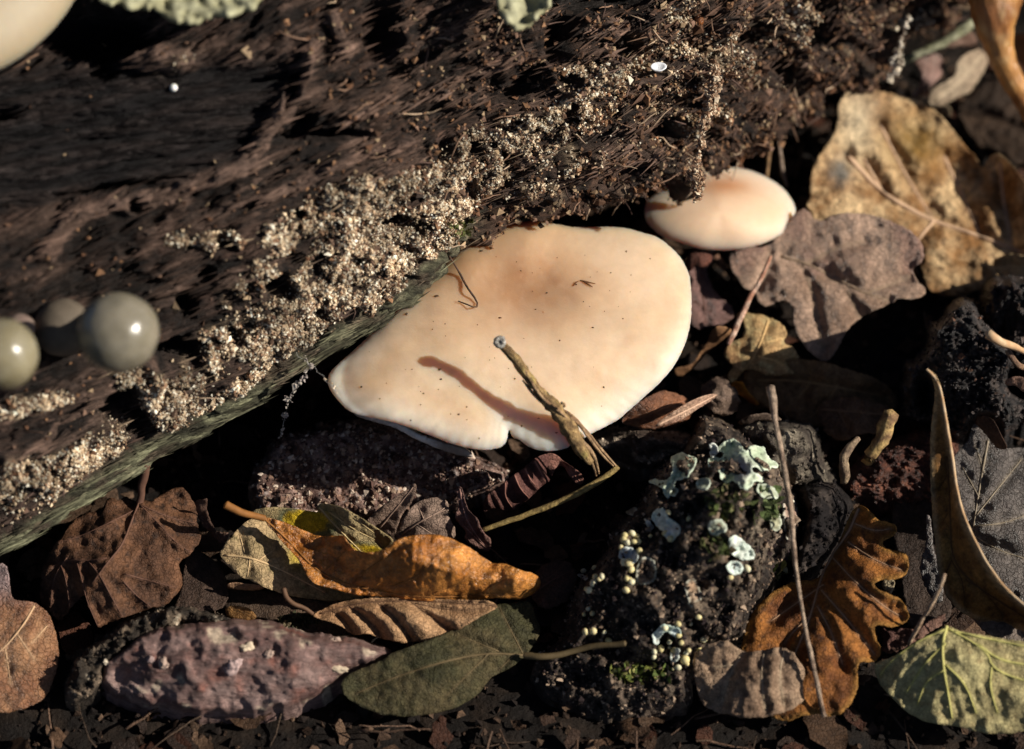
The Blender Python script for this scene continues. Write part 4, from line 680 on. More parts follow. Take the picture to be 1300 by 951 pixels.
leaf('buff_leaf', 'buff mottled leaf under the orange leaf, its rounded end to the left', 'J', [(55, 300), (75, 268), (100, 240), (130, 205), (160, 180), (190, 166), (225, 165), (245, 185), (275, 230), (330, 300), (365, 350), (390, 400), (450, 430), (610, 462), (570, 478), (480, 482), (400, 475), (330, 465), (280, 450), (235, 435), (200, 418), (170, 405), (130, 388), (95, 362), (65, 325)],
     [(55, 300, 1.1), (190, 166, 1.3), (240, 200, 1.1), (370, 360, .8), (600, 465, .4), (330, 465, .5), (235, 435, .9), (120, 380, 1.0), (180, 300, 1.25)], (.48, .335, .18), (.34, .245, .125), [[(150, 300), (130, 230)], [(200, 330), (260, 290)], [(170, 320), (160, 390)]], [(75, 310), (180, 320), (300, 370), (450, 450)], seed=37, sp=3, jag=1, wr=.08, spots=(.16, .13, .06), quilt=.03,
     extra=lambda c, q, a, b: mix(mix(c, C3(.14, .14, .07), ss(350, 395, q[:, 0]) * .6), C3(.52, .36, .03), np.exp(-((q[:, 0] - 378) / 14) ** 2 - ((q[:, 1] - 708) / 12) ** 2) * .8))
leaf('yellow_leaf', 'buff leaf with bright yellow and green-edged patch behind the orange leaf', 'J', [(170, 150), (190, 138), (250, 128), (330, 135), (400, 146), (428, 150), (420, 122), (440, 116), (475, 120), (520, 132), (580, 165), (640, 205), (690, 238), (712, 258), (690, 285), (640, 330), (560, 380), (480, 380), (400, 330), (320, 260), (250, 215), (200, 172)],
     [(180, 145, 1.35), (330, 135, 1.5), (428, 150, 1.4), (440, 118, 1.7), (712, 258, 1.3), (640, 330, .7), (480, 370, .6), (320, 250, .9), (500, 230, 1.5)], (.40, .30, .15), (.29, .23, .12), [[(470, 150), (560, 215), (660, 262)], [(560, 170), (640, 230)]], [(430, 130), (500, 210), (590, 300)], seed=38, sp=3, jag=.8, wr=.06, spots=(.18, .14, .07), quilt=.02,
     extra=lambda c, q, a, b: (lambda k: mix(mix(c, C3(.10, .12, .06), np.clip(np.exp(-((k - 1.08) / .22) ** 2), 0, 1) * .85), C3(.56, .38, .02), ss(1.05, .8, k)))(np.minimum(np.hypot((q[:, 0] - 392) / 32, (q[:, 1] - 662) / 17), np.hypot((q[:, 0] - 458) / 34, (q[:, 1] - 700) / 9)) + .35 * b))
ORG = [(210, 162), (240, 172), (300, 185), (360, 213), (430, 240), (480, 238), (520, 234), (535, 258), (560, 290), (600, 300), (640, 300), (680, 280), (710, 262), (745, 243), (790, 235), (840, 231), (880, 233), (920, 244), (960, 264), (1010, 290), (1040, 315), (1065, 330), (1085, 343), (1120, 340), (1150, 350), (1190, 368), (1230, 375), (1255, 392), (1262, 412), (1252, 440), (1230, 458), (1190, 476), (1150, 476), (1120, 470), (1060, 472), (1000, 480), (930, 484), (870, 486), (820, 482), (780, 478), (680, 466), (580, 462), (530, 450), (480, 435), (430, 424), (395, 405), (375, 370), (362, 335), (330, 300), (290, 260), (250, 212), (225, 182)]
leaf('orange_leaf', 'glossy orange curled leaf with a long stalk, the brightest leaf in front of the mushroom', 'J', ORG,
     [(215, 170, 1.75), (300, 200, 1.6), (430, 245, 1.5), (520, 238, 1.9), (600, 300, 2.0), (700, 270, 2.35), (840, 232, 2.4), (1000, 288, 2.0), (1085, 343, 1.6), (1180, 365, 1.8), (1258, 400, 1.2), (1190, 474, .95), (1000, 478, 1.0), (870, 484, 1.05), (680, 464, 1.15), (430, 422, 1.3), (370, 350, 1.4), (800, 330, 2.35), (700, 390, 1.7), (520, 370, 1.35), (930, 370, 2.15), (1170, 420, 1.75), (1060, 400, 1.7), (420, 330, 1.35), (600, 420, 1.35)],
     (.70, .30, .07), (.46, .16, .025), [[(560, 400), (640, 340), (720, 290), (770, 250)], [(700, 430), (800, 390), (860, 320), (930, 260)], [(860, 450), (950, 420), (1020, 360), (1060, 330)], [(1040, 450), (1110, 400), (1170, 375)], [(450, 370), (500, 320), (530, 290)]], [(215, 168), (300, 240), (380, 330), (460, 395), (600, 437), (760, 462), (900, 468), (1060, 458), (1200, 440)],
     petiole=([(78, 120, 2.35), (95, 130, 2.3), (140, 152, 2.15), (190, 163, 1.9), (225, 172, 1.8)], .065), m=M_WAXLEAF, seed=39, sp=2.6, jag=1, rib=.05, ribw=6, vc=(.26, .11, .03), wr=.05, crinkle=.09, quilt=.02, vein_r=.014,
     extra=lambda c, q, a, b: mix(c, C3(.20, .075, .02), ss(.05, .4, b) * .6 + .25 * ss(430, 370, q[:, 0])))  # left end darkened in the colour to carry its shade
leaf('ribbed_leaf', 'tan leaf with deep parallel ribs lying directly under the orange leaf', 'J', [(400, 535), (430, 520), (480, 495), (540, 480), (650, 470), (780, 472), (900, 475), (1000, 480), (1060, 480), (1085, 490), (1102, 505), (1050, 530), (1000, 562), (950, 592), (910, 618), (870, 632), (820, 630), (790, 634), (745, 640), (715, 635), (690, 628), (660, 622), (610, 602), (560, 610), (540, 600), (515, 575), (480, 563), (440, 552)],
     [(400, 535, .9), (540, 480, 1.1), (780, 475, 1.2), (1100, 505, 1.3), (900, 620, .9), (745, 640, .7), (550, 608, .7), (440, 550, .85), (750, 560, 1.15)], (.46, .27, .14), (.33, .18, .09), [[(540, 500), (600, 545), (645, 585), (665, 620)], [(650, 492), (705, 535), (750, 590), (775, 632)], [(780, 490), (840, 535), (890, 570), (930, 600)], [(790, 490), (880, 510), (970, 520), (1060, 505)], [(480, 520), (530, 560), (550, 600)]], [(430, 530), (600, 480), (900, 484), (1090, 500)],
     petiole=([(296, 435, 1.5), (305, 470, 1.4), (335, 495, 1.2), (370, 505, 1.1), (405, 530, .95)], .04), seed=40, sp=2.8, jag=1.2, rib=.15, ribw=6, quilt=.05, vc=(.13, .07, .04), wr=.05, vein_r=.01)
GRN = [(20, 825), (80, 795), (150, 770), (200, 735), (300, 700), (420, 655), (480, 620), (560, 572), (600, 552), (650, 548), (700, 540), (728, 552), (740, 610), (760, 635), (748, 680), (722, 720), (700, 745), (670, 775), (630, 800), (590, 815), (560, 840), (520, 900), (400, 960), (200, 980), (60, 930), (0, 870)]
leaf('green_leaf', 'dark olive green leaf lying below the tan ribbed leaf, its stalk pointing right', 'H', GRN, [(20, 825, .8), (420, 655, 1.0), (600, 552, .9), (728, 552, .7), (760, 635, .7), (700, 745, .7), (560, 840, .5), (200, 970, .4), (400, 780, 1.05), (620, 680, .95)], (.050, .046, .020), (.095, .072, .033), [[(690, 738), (650, 660), (600, 560)], [(600, 730), (500, 690), (430, 660)], [(560, 740), (480, 820), (400, 900)], [(660, 740), (600, 800)]], [(697, 745), (560, 735), (400, 765), (200, 830), (60, 890)],
     petiole=([(697, 745, .8), (760, 752, .9), (830, 744, .9), (890, 725, .95), (960, 708, 1.1), (1030, 706, 1.2), (1075, 700, 1.3)], .055), seed=41, jag=1, rib=.07, ribw=6, vc=(.12, .085, .042), spots=(.035, .032, .014), wr=.12)
leaf('brown_leaf', 'large warm brown leaf cut by the left edge below the log', 'G', [(-120, 400), (-20, 395), (20, 400), (35, 450), (42, 530), (80, 542), (120, 540), (150, 560), (180, 580), (205, 640), (222, 720), (218, 780), (200, 840), (170, 910), (60, 960), (-80, 960), (-160, 700)],
     [(-100, 420, 1.0), (20, 400, 1.3), (120, 540, 1.1), (215, 720, .7), (170, 900, .4), (-80, 950, .4), (40, 700, 1.1), (-100, 700, .9)], (.33, .17, .085), (.23, .10, .05), [[(175, 635), (145, 670), (118, 700)], [(60, 660), (130, 760)], [(20, 720), (40, 850)]], [(128, 560), (95, 620), (50, 680), (0, 730), (-80, 800)], seed=42, jag=2, vc=(.45, .29, .17), extra=lambda c, q, a, b: mix(c, C3(.33, .24, .24), ss(775, 735, q[:, 1]) * .8), m=M_WETLEAF, wr=.2)
MPL = [(150, 545), (148, 480), (160, 410), (190, 350), (225, 300), (260, 255), (290, 225), (320, 208), (355, 205), (390, 198), (395, 160), (425, 150), (440, 165), (470, 150), (500, 160), (520, 180), (535, 158), (570, 168), (590, 150), (630, 130), (670, 108), (700, 125), (722, 160), (745, 205), (735, 240), (748, 275), (757, 312), (735, 335), (722, 362), (690, 380), (668, 400), (678, 430), (686, 465), (680, 500), (640, 540), (600, 568), (575, 560), (550, 575), (510, 585), (470, 600), (430, 612), (385, 635), (365, 640), (350, 600), (330, 560), (318, 510), (290, 540), (262, 572), (245, 595), (225, 620), (195, 590), (170, 570)]
leaf('maple_leaf', 'dark chocolate brown leaf with strong fan ribs, lower left under the log edge', 'G', MPL, [(150, 540, .8), (190, 350, 1.2), (350, 205, 1.5), (520, 180, 1.5), (680, 110, 1.4), (750, 300, 1.1), (680, 480, 1.0), (550, 575, .9), (370, 635, .8), (225, 615, .6), (400, 400, 1.55), (600, 400, 1.4), (300, 450, 1.3)], (.15, .070, .036), (.085, .042, .025),
     [[(520, 175), (600, 255), (655, 320), (720, 360)], [(525, 180), (640, 230), (735, 250)], [(470, 440), (560, 465), (660, 490)], [(465, 470), (510, 520), (565, 562)], [(330, 390), (380, 450), (420, 530), (460, 600)], [(290, 400), (310, 470), (325, 540), (365, 632)], [(215, 385), (245, 440), (262, 565)], [(250, 380), (200, 450), (190, 560)], [(400, 380), (330, 390), (250, 385), (180, 420)], [(505, 200), (300, 300), (220, 320)]], [(520, 175), (490, 250), (460, 330), (400, 400), (350, 470)],
     petiole=([(548, 30, 2.2), (543, 70, 2.0), (530, 110, 1.8), (530, 150, 1.6), (522, 178, 1.5)], .07), seed=43, jag=2.5, rib=-.09, ribw=5, quilt=-.04, crinkle=.07, wr=.25, spots=(.03, .02, .016), vc=(.12, .06, .04), m=M_LEAF, sp=3.2)
leaf('curled_leaf', 'curled crumpled end of a dark leaf standing left of the buff leaf', 'G', [(730, 165), (760, 160), (780, 155), (775, 190), (785, 230), (800, 260), (820, 285), (860, 285), (855, 310), (835, 330), (800, 300), (770, 270), (745, 230), (735, 195)], [(735, 165, 1.6), (780, 158, 1.7), (860, 285, 1.2), (800, 300, 1.0), (760, 230, 1.2)], (.15, .085, .06), (.09, .05, .035), seed=44, jag=3, sp=2.6, crinkle=.12)
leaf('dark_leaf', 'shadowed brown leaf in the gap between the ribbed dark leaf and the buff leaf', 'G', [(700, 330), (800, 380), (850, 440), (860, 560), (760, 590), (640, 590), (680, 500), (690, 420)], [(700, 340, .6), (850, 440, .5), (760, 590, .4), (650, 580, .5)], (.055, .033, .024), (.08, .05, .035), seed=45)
leaf('brown_leaf', 'small sunlit tan leaf edge in the hollow below the buff leaf', 'G', [(850, 478), (880, 470), (925, 478), (998, 482), (985, 500), (930, 502), (880, 498), (850, 492)], [(850, 480, .8), (998, 482, .8), (930, 502, .6)], (.36, .21, .12), (.2, .1, .06), seed=46, sp=2.6, jag=.8)
leaf('orange_leaf', 'thin amber leaf edge above the pink wood', 'J', [(75, 500), (150, 500), (180, 520), (200, 548), (150, 560), (80, 545)], [(80, 505, .7), (180, 515, .8), (150, 560, .6)], (.30, .15, .05), (.16, .08, .03), seed=47, sp=3)
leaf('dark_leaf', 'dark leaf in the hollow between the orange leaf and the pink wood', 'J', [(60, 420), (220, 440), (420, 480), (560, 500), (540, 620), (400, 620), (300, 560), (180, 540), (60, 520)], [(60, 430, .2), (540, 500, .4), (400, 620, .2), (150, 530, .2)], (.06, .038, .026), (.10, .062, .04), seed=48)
# pink wood
def pinkcol(V2, V, de, rel):
    n = fbm(V * [.7, 2.2, 2.2] + 4, 4); n2 = fbm(V * 1.6 + 30, 3); c = mix(C3(.12, .062, .052), C3(.24, .155, .135), ss(-.35, .35, n)); c = mix(c, C3(.46, .36, .26), ss(.30, .42, n2) * .8); return mix(c, C3(.24, .08, .05), ss(-.1, -.45, n2) * .6)
PK = [(366, 800), (372, 770), (400, 740), (440, 712), (470, 690), (500, 668), (540, 645), (580, 628), (640, 618), (700, 614), (770, 606), (850, 604), (930, 606), (1000, 608), (1040, 620), (1100, 645), (1160, 655), (1220, 660), (1290, 668), (1330, 676), (1380, 690), (1430, 705), (1462, 722), (1475, 742), (1450, 760), (1400, 782), (1350, 800), (1300, 818), (1260, 860), (1150, 930), (950, 980), (700, 970), (480, 930), (370, 870)]
pk, pkV, pkV2, pkF = chunk('pink_wood', 'pinkish purple smooth wood piece speckled with pale flecks, lying at the lower left', 'G', PK, [(370, 780, .9), (600, 620, 1.5), (1000, 608, 1.6), (1300, 670, 1.4), (1470, 740, 1.1), (1250, 860, .8), (900, 980, .4), (450, 920, .4), (800, 740, 1.5), (1150, 750, 1.45), (550, 760, 1.25)], M_PINK, pinkcol, 'wood', sp=2.8, amp=.20, rg=.18, fine=.06, jag=5, fall=11, seed=12)
for (x, y, a, b, t) in [(1008, 740, 18, 13, 0), (1258, 690, 20, 13, 0), (612, 770, 18, 28, .3), (565, 760, 13, 13, 0), (930, 715, 26, 14, .4), (1265, 795, 34, 14, -.1), (870, 790, 22, 38, -.5)]:
    pxx, pyy = Z('G', [(x, y)])[0]; c_, n_ = hit(pxx, pyy); a_, b_ = a * _S / PPU, b * _S / PPU
    v0 = IC3[0] * np.array([a_, b_, .07]); v0 = v0 * (1 + .7 * fbm(IC3[0] * 1.6 + x, 3))[:, None]; ct, st_ = math.cos(t), math.sin(t); v0 = v0 @ np.array([[ct, st_, 0], [-st_, ct, 0], [0, 0, 1]])
    T1 = np.cross(n_, [0, 1, 0]); T1 /= np.linalg.norm(T1); T1 = -T1 if T1[0] < 0 else T1; T2 = np.cross(n_, T1)
    mk('fleck', c_ + v0[:, :1] * T1 + v0[:, 1:2] * T2 + v0[:, 2:] * n_, IC3[1], M_LICH, pk, pick([(.48, .38, .27), (.42, .30, .24), (.38, .27, .25)], 1)[0])
def rimcol(V2, V, de, rel):
    n = fbm(V * 2.4 + 11, 4); return mix(mix(C3(.03, .022, .016), C3(.20, .145, .10), ss(-.1, .45, n)), C3(.5, .42, .32), ss(.3, .5, fbm(V * 3.2 + 60, 3)) * .7)
br_, brV, _, _ = chunk('bark_strip', 'crumbly grey-brown bark edge wrapped round the upper left of the pink wood', 'G', [(240, 850), (262, 800), (285, 750), (330, 712), (380, 690), (425, 650), (450, 620), (500, 600), (545, 580), (590, 570), (650, 565), (720, 562), (770, 578), (830, 590), (880, 602), (850, 625), (700, 640), (600, 655), (520, 690), (450, 740), (395, 790), (385, 860), (330, 920), (250, 930)],
      [(260, 830, .8), (330, 712, 1.1), (450, 630, 1.2), (650, 568, 1.35), (860, 602, 1.2), (700, 635, 1.2), (390, 790, 1.0), (300, 900, .5)], M_BARK, rimcol, 'bark', sp=2.8, amp=.18, rg=.4, fine=.16, fall=7, jag=5, seed=13)

# ---------------------------------------------------------------- lichen, beads and moss on the bark chunk
def lichen(label, z, outline, off=.10, col=((.33, .40, .27), (.50, .56, .40)), seed=0, grey=None, cup=.10, group='lichen lobes on the bark chunk', sp=2.2, name='lichen', jag=2.2):
    ol = Z(z, outline); V2, F, o = patch(ol, sp, 1, jag, .2, seed=seed); de, _ = segdist(V2, o, True)
    ctr = V2.mean(0); pts = []
    for q in np.vstack([o[::max(1, len(o) // 14)], [ctr]]):
        p_, _n = hit(*q); pts.append((q[0], q[1], p_[2]))
    zz = np.array([p_[2] for p_ in pts]); md = np.median(zz); pts = [(a, b, np.clip(c, md - .5, md + .5)) for a, b, c in pts]
    H = tps(pts); n = fbm(np.c_[V2 * .07, np.full(len(V2), seed * 9.)], 3)
    h = H(V2) + off * .7 + .13 * n + .07 * fbm(np.c_[V2 * .19, np.full(len(V2), seed * 3.)], 2) + cup * .8 * np.exp(-de / 4.0); V = P(V2[:, 0], V2[:, 1], h)
    c = mix(np.array(col[0]), np.array(col[1]), ss(-.3, .3, n)); 
    if grey: gx, gy = Z(z, [grey[:2]])[0]; c = mix(c, C3(.40, .37, .38), np.exp(-(np.hypot(V2[:, 0] - gx, V2[:, 1] - gy) / grey[2]) ** 2))
    c = mix(c, C3(.60, .66, .55), ss(4, 0, de) * .5)
    o_ = mk(name, V, F, M_LICH, None, c * (.8 + .45 * ss(-.3, .4, fbm(np.c_[V2 * .22, np.full(len(V2), 2.)], 3)))[:, None], solid=.018); tag(o_, label, 'lichen', group); return o_
lichen('mint green ruffled lichen lobe left of the white-tipped one, on top of the bark chunk', 'K', [(478, 300), (500, 280), (530, 270), (570, 285), (605, 297), (595, 330), (575, 365), (555, 388), (520, 398), (498, 405), (490, 440), (470, 490), (452, 470), (445, 445), (425, 425), (385, 412), (375, 400), (400, 396), (450, 405), (482, 388), (492, 350)], seed=1)
lichen('largest mint green lichen rosette with grey centre on the right of the bark chunk', 'K', [(712, 240), (735, 222), (765, 205), (792, 215), (808, 235), (820, 262), (835, 268), (848, 245), (875, 238), (905, 242), (922, 255), (925, 280), (945, 300), (970, 315), (985, 335), (978, 350), (955, 338), (942, 348), (945, 362), (925, 352), (905, 358), (893, 345), (880, 338), (862, 335), (850, 345), (862, 362), (880, 370), (905, 380), (916, 400), (900, 412), (875, 402), (862, 408), (860, 425), (835, 448), (808, 438), (795, 425), (780, 408), (765, 402), (755, 418), (730, 412), (712, 390), (708, 362), (695, 352), (680, 362), (662, 345), (650, 318), (662, 295), (690, 290), (715, 300), (730, 278), (700, 258)], seed=2, grey=(810, 350, 14))
lichen('small white lichen curl at the upper left of the largest mint rosette', 'K', [(655, 240), (672, 228), (692, 238), (702, 260), (695, 285), (675, 295), (662, 280), (672, 262)], col=((.55, .52, .5), (.66, .64, .6)), seed=3, off=.16)
lichen('whitish mint lichen cup on the left shoulder of the bark chunk', 'K', [(392, 560), (410, 538), (435, 528), (460, 545), (468, 580), (500, 592), (522, 615), (522, 645), (500, 672), (480, 690), (455, 665), (445, 635), (420, 620), (400, 595)], col=((.48, .54, .48), (.56, .58, .56)), seed=4)
lichen('pale mint lichen lobe low on the right side of the bark chunk', 'K', [(755, 670), (775, 655), (800, 665), (825, 690), (848, 705), (868, 735), (872, 765), (840, 770), (800, 760), (770, 735), (748, 715), (752, 690)], col=((.45, .55, .48), (.6, .64, .58)), seed=5)
lichen('rounded grey-blue lichen flap hanging below the pale mint lobe', 'K', [(742, 800), (755, 782), (780, 780), (805, 785), (820, 800), (815, 825), (795, 840), (770, 842), (750, 830)], col=((.40, .46, .43), (.5, .56, .5)), seed=6, off=.16)
lichen('bluish grey lichen pad among the yellow bead cluster on the left of the bark chunk', 'K', [(238, 735), (262, 715), (295, 712), (322, 728), (328, 760), (315, 785), (285, 785), (255, 772), (240, 758)], col=((.34, .35, .40), (.46, .47, .48)), seed=7)
lichen('grey-mint lichen loop near the foot of the bark chunk', 'M', [(550, 720), (570, 690), (600, 660), (640, 665), (690, 672), (708, 700), (700, 735), (665, 725), (640, 700), (615, 700), (590, 730), (590, 770), (560, 765)], col=((.30, .42, .38), (.42, .46, .46)), seed=8)
lichen('small grey lichen flap beside the lowest yellow beads', 'M', [(650, 800), (680, 780), (700, 800), (698, 840), (675, 866), (648, 855)], col=((.36, .36, .34), (.46, .44, .42)), seed=9)
lichen('dark grey lichen scrap on the left shoulder below the bead clusters', 'M', [(135, 385), (160, 378), (200, 400), (205, 420), (165, 410)], col=((.26, .23, .23), (.36, .33, .33)), seed=10, sp=1.8)
lichen('white lichen sliver beside the left mint cup', 'M', [(505, 75), (530, 90), (560, 128), (550, 142), (530, 130), (515, 100)], col=((.5, .46, .44), (.62, .58, .55)), seed=11, sp=1.8)
lichen('cream lichen edge at the upper left tip of the bark chunk', 'M', [(400, 48), (430, 25), (460, 12), (478, 50), (450, 62), (420, 58)], col=((.48, .42, .28), (.6, .54, .4)), seed=12, sp=1.8)
lichen('grey-green lichen lobe behind the moss low on the right of the bark chunk', 'M', [(985, 200), (1010, 180), (1045, 190), (1050, 240), (1090, 250), (1115, 290), (1060, 310), (1010, 290), (975, 265), (965, 230)], col=((.45, .5, .44), (.6, .62, .56)), seed=13)
lichen('tan lichen-like bark scale on the face of the bark chunk', 'M', [(725, 440), (760, 405), (800, 420), (810, 470), (830, 500), (790, 540), (760, 580), (745, 500)], col=((.26, .17, .11), (.36, .26, .18)), seed=14, cup=.02, off=.04, name='bark_scale', group=None)
lichen('brown bark scale beside the yellow beads on the left of the bark chunk', 'M', [(470, 330), (500, 290), (560, 300), (575, 380), (570, 420), (520, 440), (460, 440)], col=((.15, .10, .07), (.22, .15, .1)), seed=15, cup=.02, off=.04, name='bark_scale', group=None)
lichen('grey-green lichen frill hugging the right rim below the largest rosette', 'K', [(880, 430), (905, 418), (935, 425), (965, 440), (985, 470), (975, 490), (950, 480), (930, 492), (905, 478), (885, 462)], seed=21, col=((.24, .27, .18), (.38, .40, .29)))
lichen('grey-green lichen frill between the two mint lobes at the top of the bark chunk', 'K', [(600, 400), (625, 385), (655, 395), (668, 420), (650, 440), (620, 445), (600, 430)], seed=22, col=((.20, .24, .16), (.34, .37, .27)))
lichen('greyish lichen patch in the middle of the bark chunk above the low mint lobe', 'K', [(660, 600), (690, 580), (725, 590), (745, 615), (738, 640), (710, 645), (690, 665), (665, 650), (652, 625)], seed=23, col=((.20, .22, .15), (.36, .36, .28)))
lichen('olive lichen flake on the right flank of the bark chunk beside the thin twig', 'K', [(930, 560), (960, 545), (990, 560), (1000, 600), (985, 640), (955, 635), (938, 600)], seed=24, col=((.22, .22, .13), (.34, .33, .22)))
lichen('pinkish tan bark scale on the right rim of the bark chunk', 'K', [(1000, 470), (1025, 450), (1050, 490), (1075, 530), (1080, 600), (1065, 660), (1040, 700), (1015, 660), (1005, 580)], seed=25, col=((.26, .16, .12), (.42, .30, .23)), cup=.02, off=.05, name='bark_scale', group=None)
lichen('small yellowish lichen crumb flake by the left mint lobe', 'K', [(470, 440), (500, 430), (520, 450), (505, 475), (478, 470)], seed=26, col=((.22, .2, .12), (.36, .33, .2)))
BD = {'in the thick clump left of the mint cup': [(395, 195, 17), (440, 160, 16), (465, 180, 20), (475, 205, 17), (380, 235, 14), (415, 210, 15), (482, 255, 15), (395, 318, 17), (425, 322, 20), (436, 356, 17), (450, 205, 14), (400, 170, 14)],
      'in the loose group below the thick clump': [(412, 408, 15), (438, 425, 17), (408, 470, 16), (430, 412, 12)],
      'in the cluster on the chunk\'s left edge': [(175, 365, 13), (235, 348, 16), (275, 395, 15), (240, 400, 15), (230, 432, 20), (205, 470, 17), (190, 462, 11), (262, 410, 12)],
      'low on the chunk\'s left edge': [(202, 572, 13), (178, 602, 11), (224, 598, 14), (185, 698, 18), (229, 694, 20), (312, 745, 16), (290, 700, 12)],
      'by the grey lichen loop': [(620, 678, 15), (692, 655, 16), (694, 718, 15), (710, 758, 13), (645, 755, 13), (598, 790, 19), (670, 800, 16), (562, 808, 14), (560, 836, 13), (645, 785, 10), (735, 815, 13), (750, 800, 12), (730, 850, 22), (692, 893, 16), (665, 900, 11), (740, 870, 14)],
      'between lichen loop and tan leaf': [(804, 618, 16), (762, 655, 11), (832, 740, 17), (808, 795, 13)],
      'beside lichen high on the chunk': [(750, 80, 13), (1068, 352, 18), (977, 400, 13), (625, 160, 15), (650, 190, 14), (640, 45, 12), (540, 175, 10)]}
ORD = ['topmost', 'second from the top', 'third from the top', 'fourth from the top', 'fifth from the top', 'sixth from the top', 'seventh from the top', 'eighth from the top', 'ninth from the top', 'tenth from the top', 'eleventh from the top', 'twelfth from the top', 'fourth from the bottom', 'third from the bottom', 'second from the bottom', 'lowest']
for lab, L in BD.items():
    L = sorted(L, key=lambda q: q[1])
    for k, (x, y, r) in enumerate(L):
        u, v = Z('M', [(x, y)])[0]; c_, n_ = hit(u, v); r_ = r * 1.12 * .2323 / PPU; c_ = P(u, v, c_[2] + r_ * .5 + .10)
        q = IC1[0] * np.array(rng.uniform(.75, 1.2, 3)); th = rng.uniform(0, 3); q = q @ np.array([[math.cos(th), math.sin(th), 0], [-math.sin(th), math.cos(th), 0], [0, 0, 1]])
        col = pick([(.62, .52, .27), (.55, .46, .22), (.60, .55, .36)], 1, .1)[0]
        w_ = 'lowest' if k == len(L) - 1 else ORD[k]
        o_ = mk('slime_bead', c_ + q * r_, IC1[1], M_BEAD, None, col); tag(o_, 'yellow bead, ' + w_ + ' ' + lab, 'bead', 'yellow beads on the bark chunk')
def moss(label, z, cen, rad, n, size, cols, seed=0):
    parts = []; rr_ = np.random.default_rng(seed)
    for _ in range(n):
        a = rr_.uniform(0, 6.28); q = rr_.uniform(0, 1) ** .5; x, y = Z(z, [(cen[0] + math.cos(a) * q * rad[0], cen[1] + math.sin(a) * q * rad[1])])[0]
        c_, n_ = hit(x, y); d = rr_.normal(size=3) * .5 + n_ * .8; d /= np.linalg.norm(d); s = np.cross(d, rr_.normal(size=3)); s /= np.linalg.norm(s); L = size * rr_.uniform(.5, 1.4); up = np.cross(d, s) * .15
        t = np.linspace(0, 1, 5)[:, None]; wd = (np.sin(t * math.pi * .9 + .2) * L * .32); cv = c_ + d * t * L + up * np.sin(t * 3) * L
        v = np.vstack([cv - s * wd, cv + s * wd]); i = np.arange(4); f = np.stack([i, i + 1, i + 6, i + 5], 1); parts.append((v, f, np.array(cols[rr_.integers(len(cols))]) * rr_.uniform(.7, 1.3)))
    V, F, C = join(parts); o_ = mk('moss', V, F, M_LEAF, None, C); tag(o_, label, 'moss', None, 'stuff')
GR = [(.07, .09, .025), (.11, .12, .04), (.05, .06, .02), (.17, .17, .07), (.12, .09, .05)]
moss('green moss leaflets below the mint rosette on the bark chunk', 'K', (730, 500), (90, 60), 90, .15, GR, 1)
moss('green moss leaflets on the right edge of the bark chunk', 'K', (930, 530), (70, 75), 60, .22, [(.11, .15, .05), (.16, .20, .08), (.08, .10, .035)], 2)
moss('green moss below the lichen flap, low on the bark chunk', 'K', (690, 700), (60, 50), 60, .16, GR, 3)
moss('yellow-green moss at the lower front of the bark chunk', 'H', (1130, 810), (110, 30), 140, .16, [(.20, .22, .05), (.12, .16, .04), (.32, .30, .10)], 4)
moss('moss specks on the bark strip above the pink wood', 'G', (1120, 618), (80, 28), 170, .09, [(.03, .035, .015), (.06, .06, .03), (.12, .09, .05)], 5)
moss('green tuft right of the lichens where bark chunk meets oak leaf', 'I', (400, 420), (30, 40), 36, .2, GR + [(.5, .45, .25)], 6)
moss('green fleck of moss on the cream crust of the log above the large mushroom', 'B', (450, 845), (45, 30), 60, .14, [(.16, .18, .06), (.24, .24, .10)], 7)

# ---------------------------------------------------------------- twigs, straws, needles
WD = ((.33, .21, .09), (.12, .07, .03))
_u = None and rod('x', '', 'E', [(604, 398, 4.50), (640, 440, 4.40), (690, 500, 4.22), (740, 570, 3.98), (790, 628, 3.72), (845, 690, 3.4), (885, 760, 3.0), (915, 810, 2.8), (945, 850, 2.6)], [4.4, 5.2, 5.4, 6, 7.4, 8.2, 6.5, 4], M_TWIG, WD, '', 18, .5, knots=.2, top=False, step=.07)[0:2]
tv, tf, tc = rod('x', '', 'E', [(604, 398, 4.50), (640, 440, 4.40), (690, 500, 4.22), (740, 570, 3.98), (790, 628, 3.72), (845, 690, 3.4), (885, 760, 3.0), (915, 810, 2.8), (945, 850, 2.6)], [4.4, 5.2, 5.4, 6, 7.4, 8.2, 6.5, 4], M_TWIG, WD, '', 18, .5, knots=.2, top=False, step=.07)
tc = mix(tc, C3(.30, .24, .07), ss(.1, .5, fbm(tv * 3 + 8, 2)) * .6)
trt = root('frayed_twig', tv.mean(0), 'dry brown twig with frayed lower end standing up in front of the large mushroom', 'twig'); mk('shaft', tv, tf, M_TWIG, trt, tc)
kb = P(*Z('E', [(604, 397)])[0], 4.55); q = IC3[0] * .125; q = q * (1 + .18 * fbm(IC3[0] * 2.2, 2))[:, None]; dcam = q @ BACK; q = q - np.outer(.10 * np.exp(-(np.linalg.norm(q - np.outer(dcam, BACK), axis=1) / .05) ** 2) * (dcam > 0), BACK)
mk('knob', kb + q, IC3[1], M_TWIG, trt, mix(C3(.38, .36, .32), C3(.12, .10, .085), ss(-.2, .3, fbm(IC3[0] * 3, 3))))
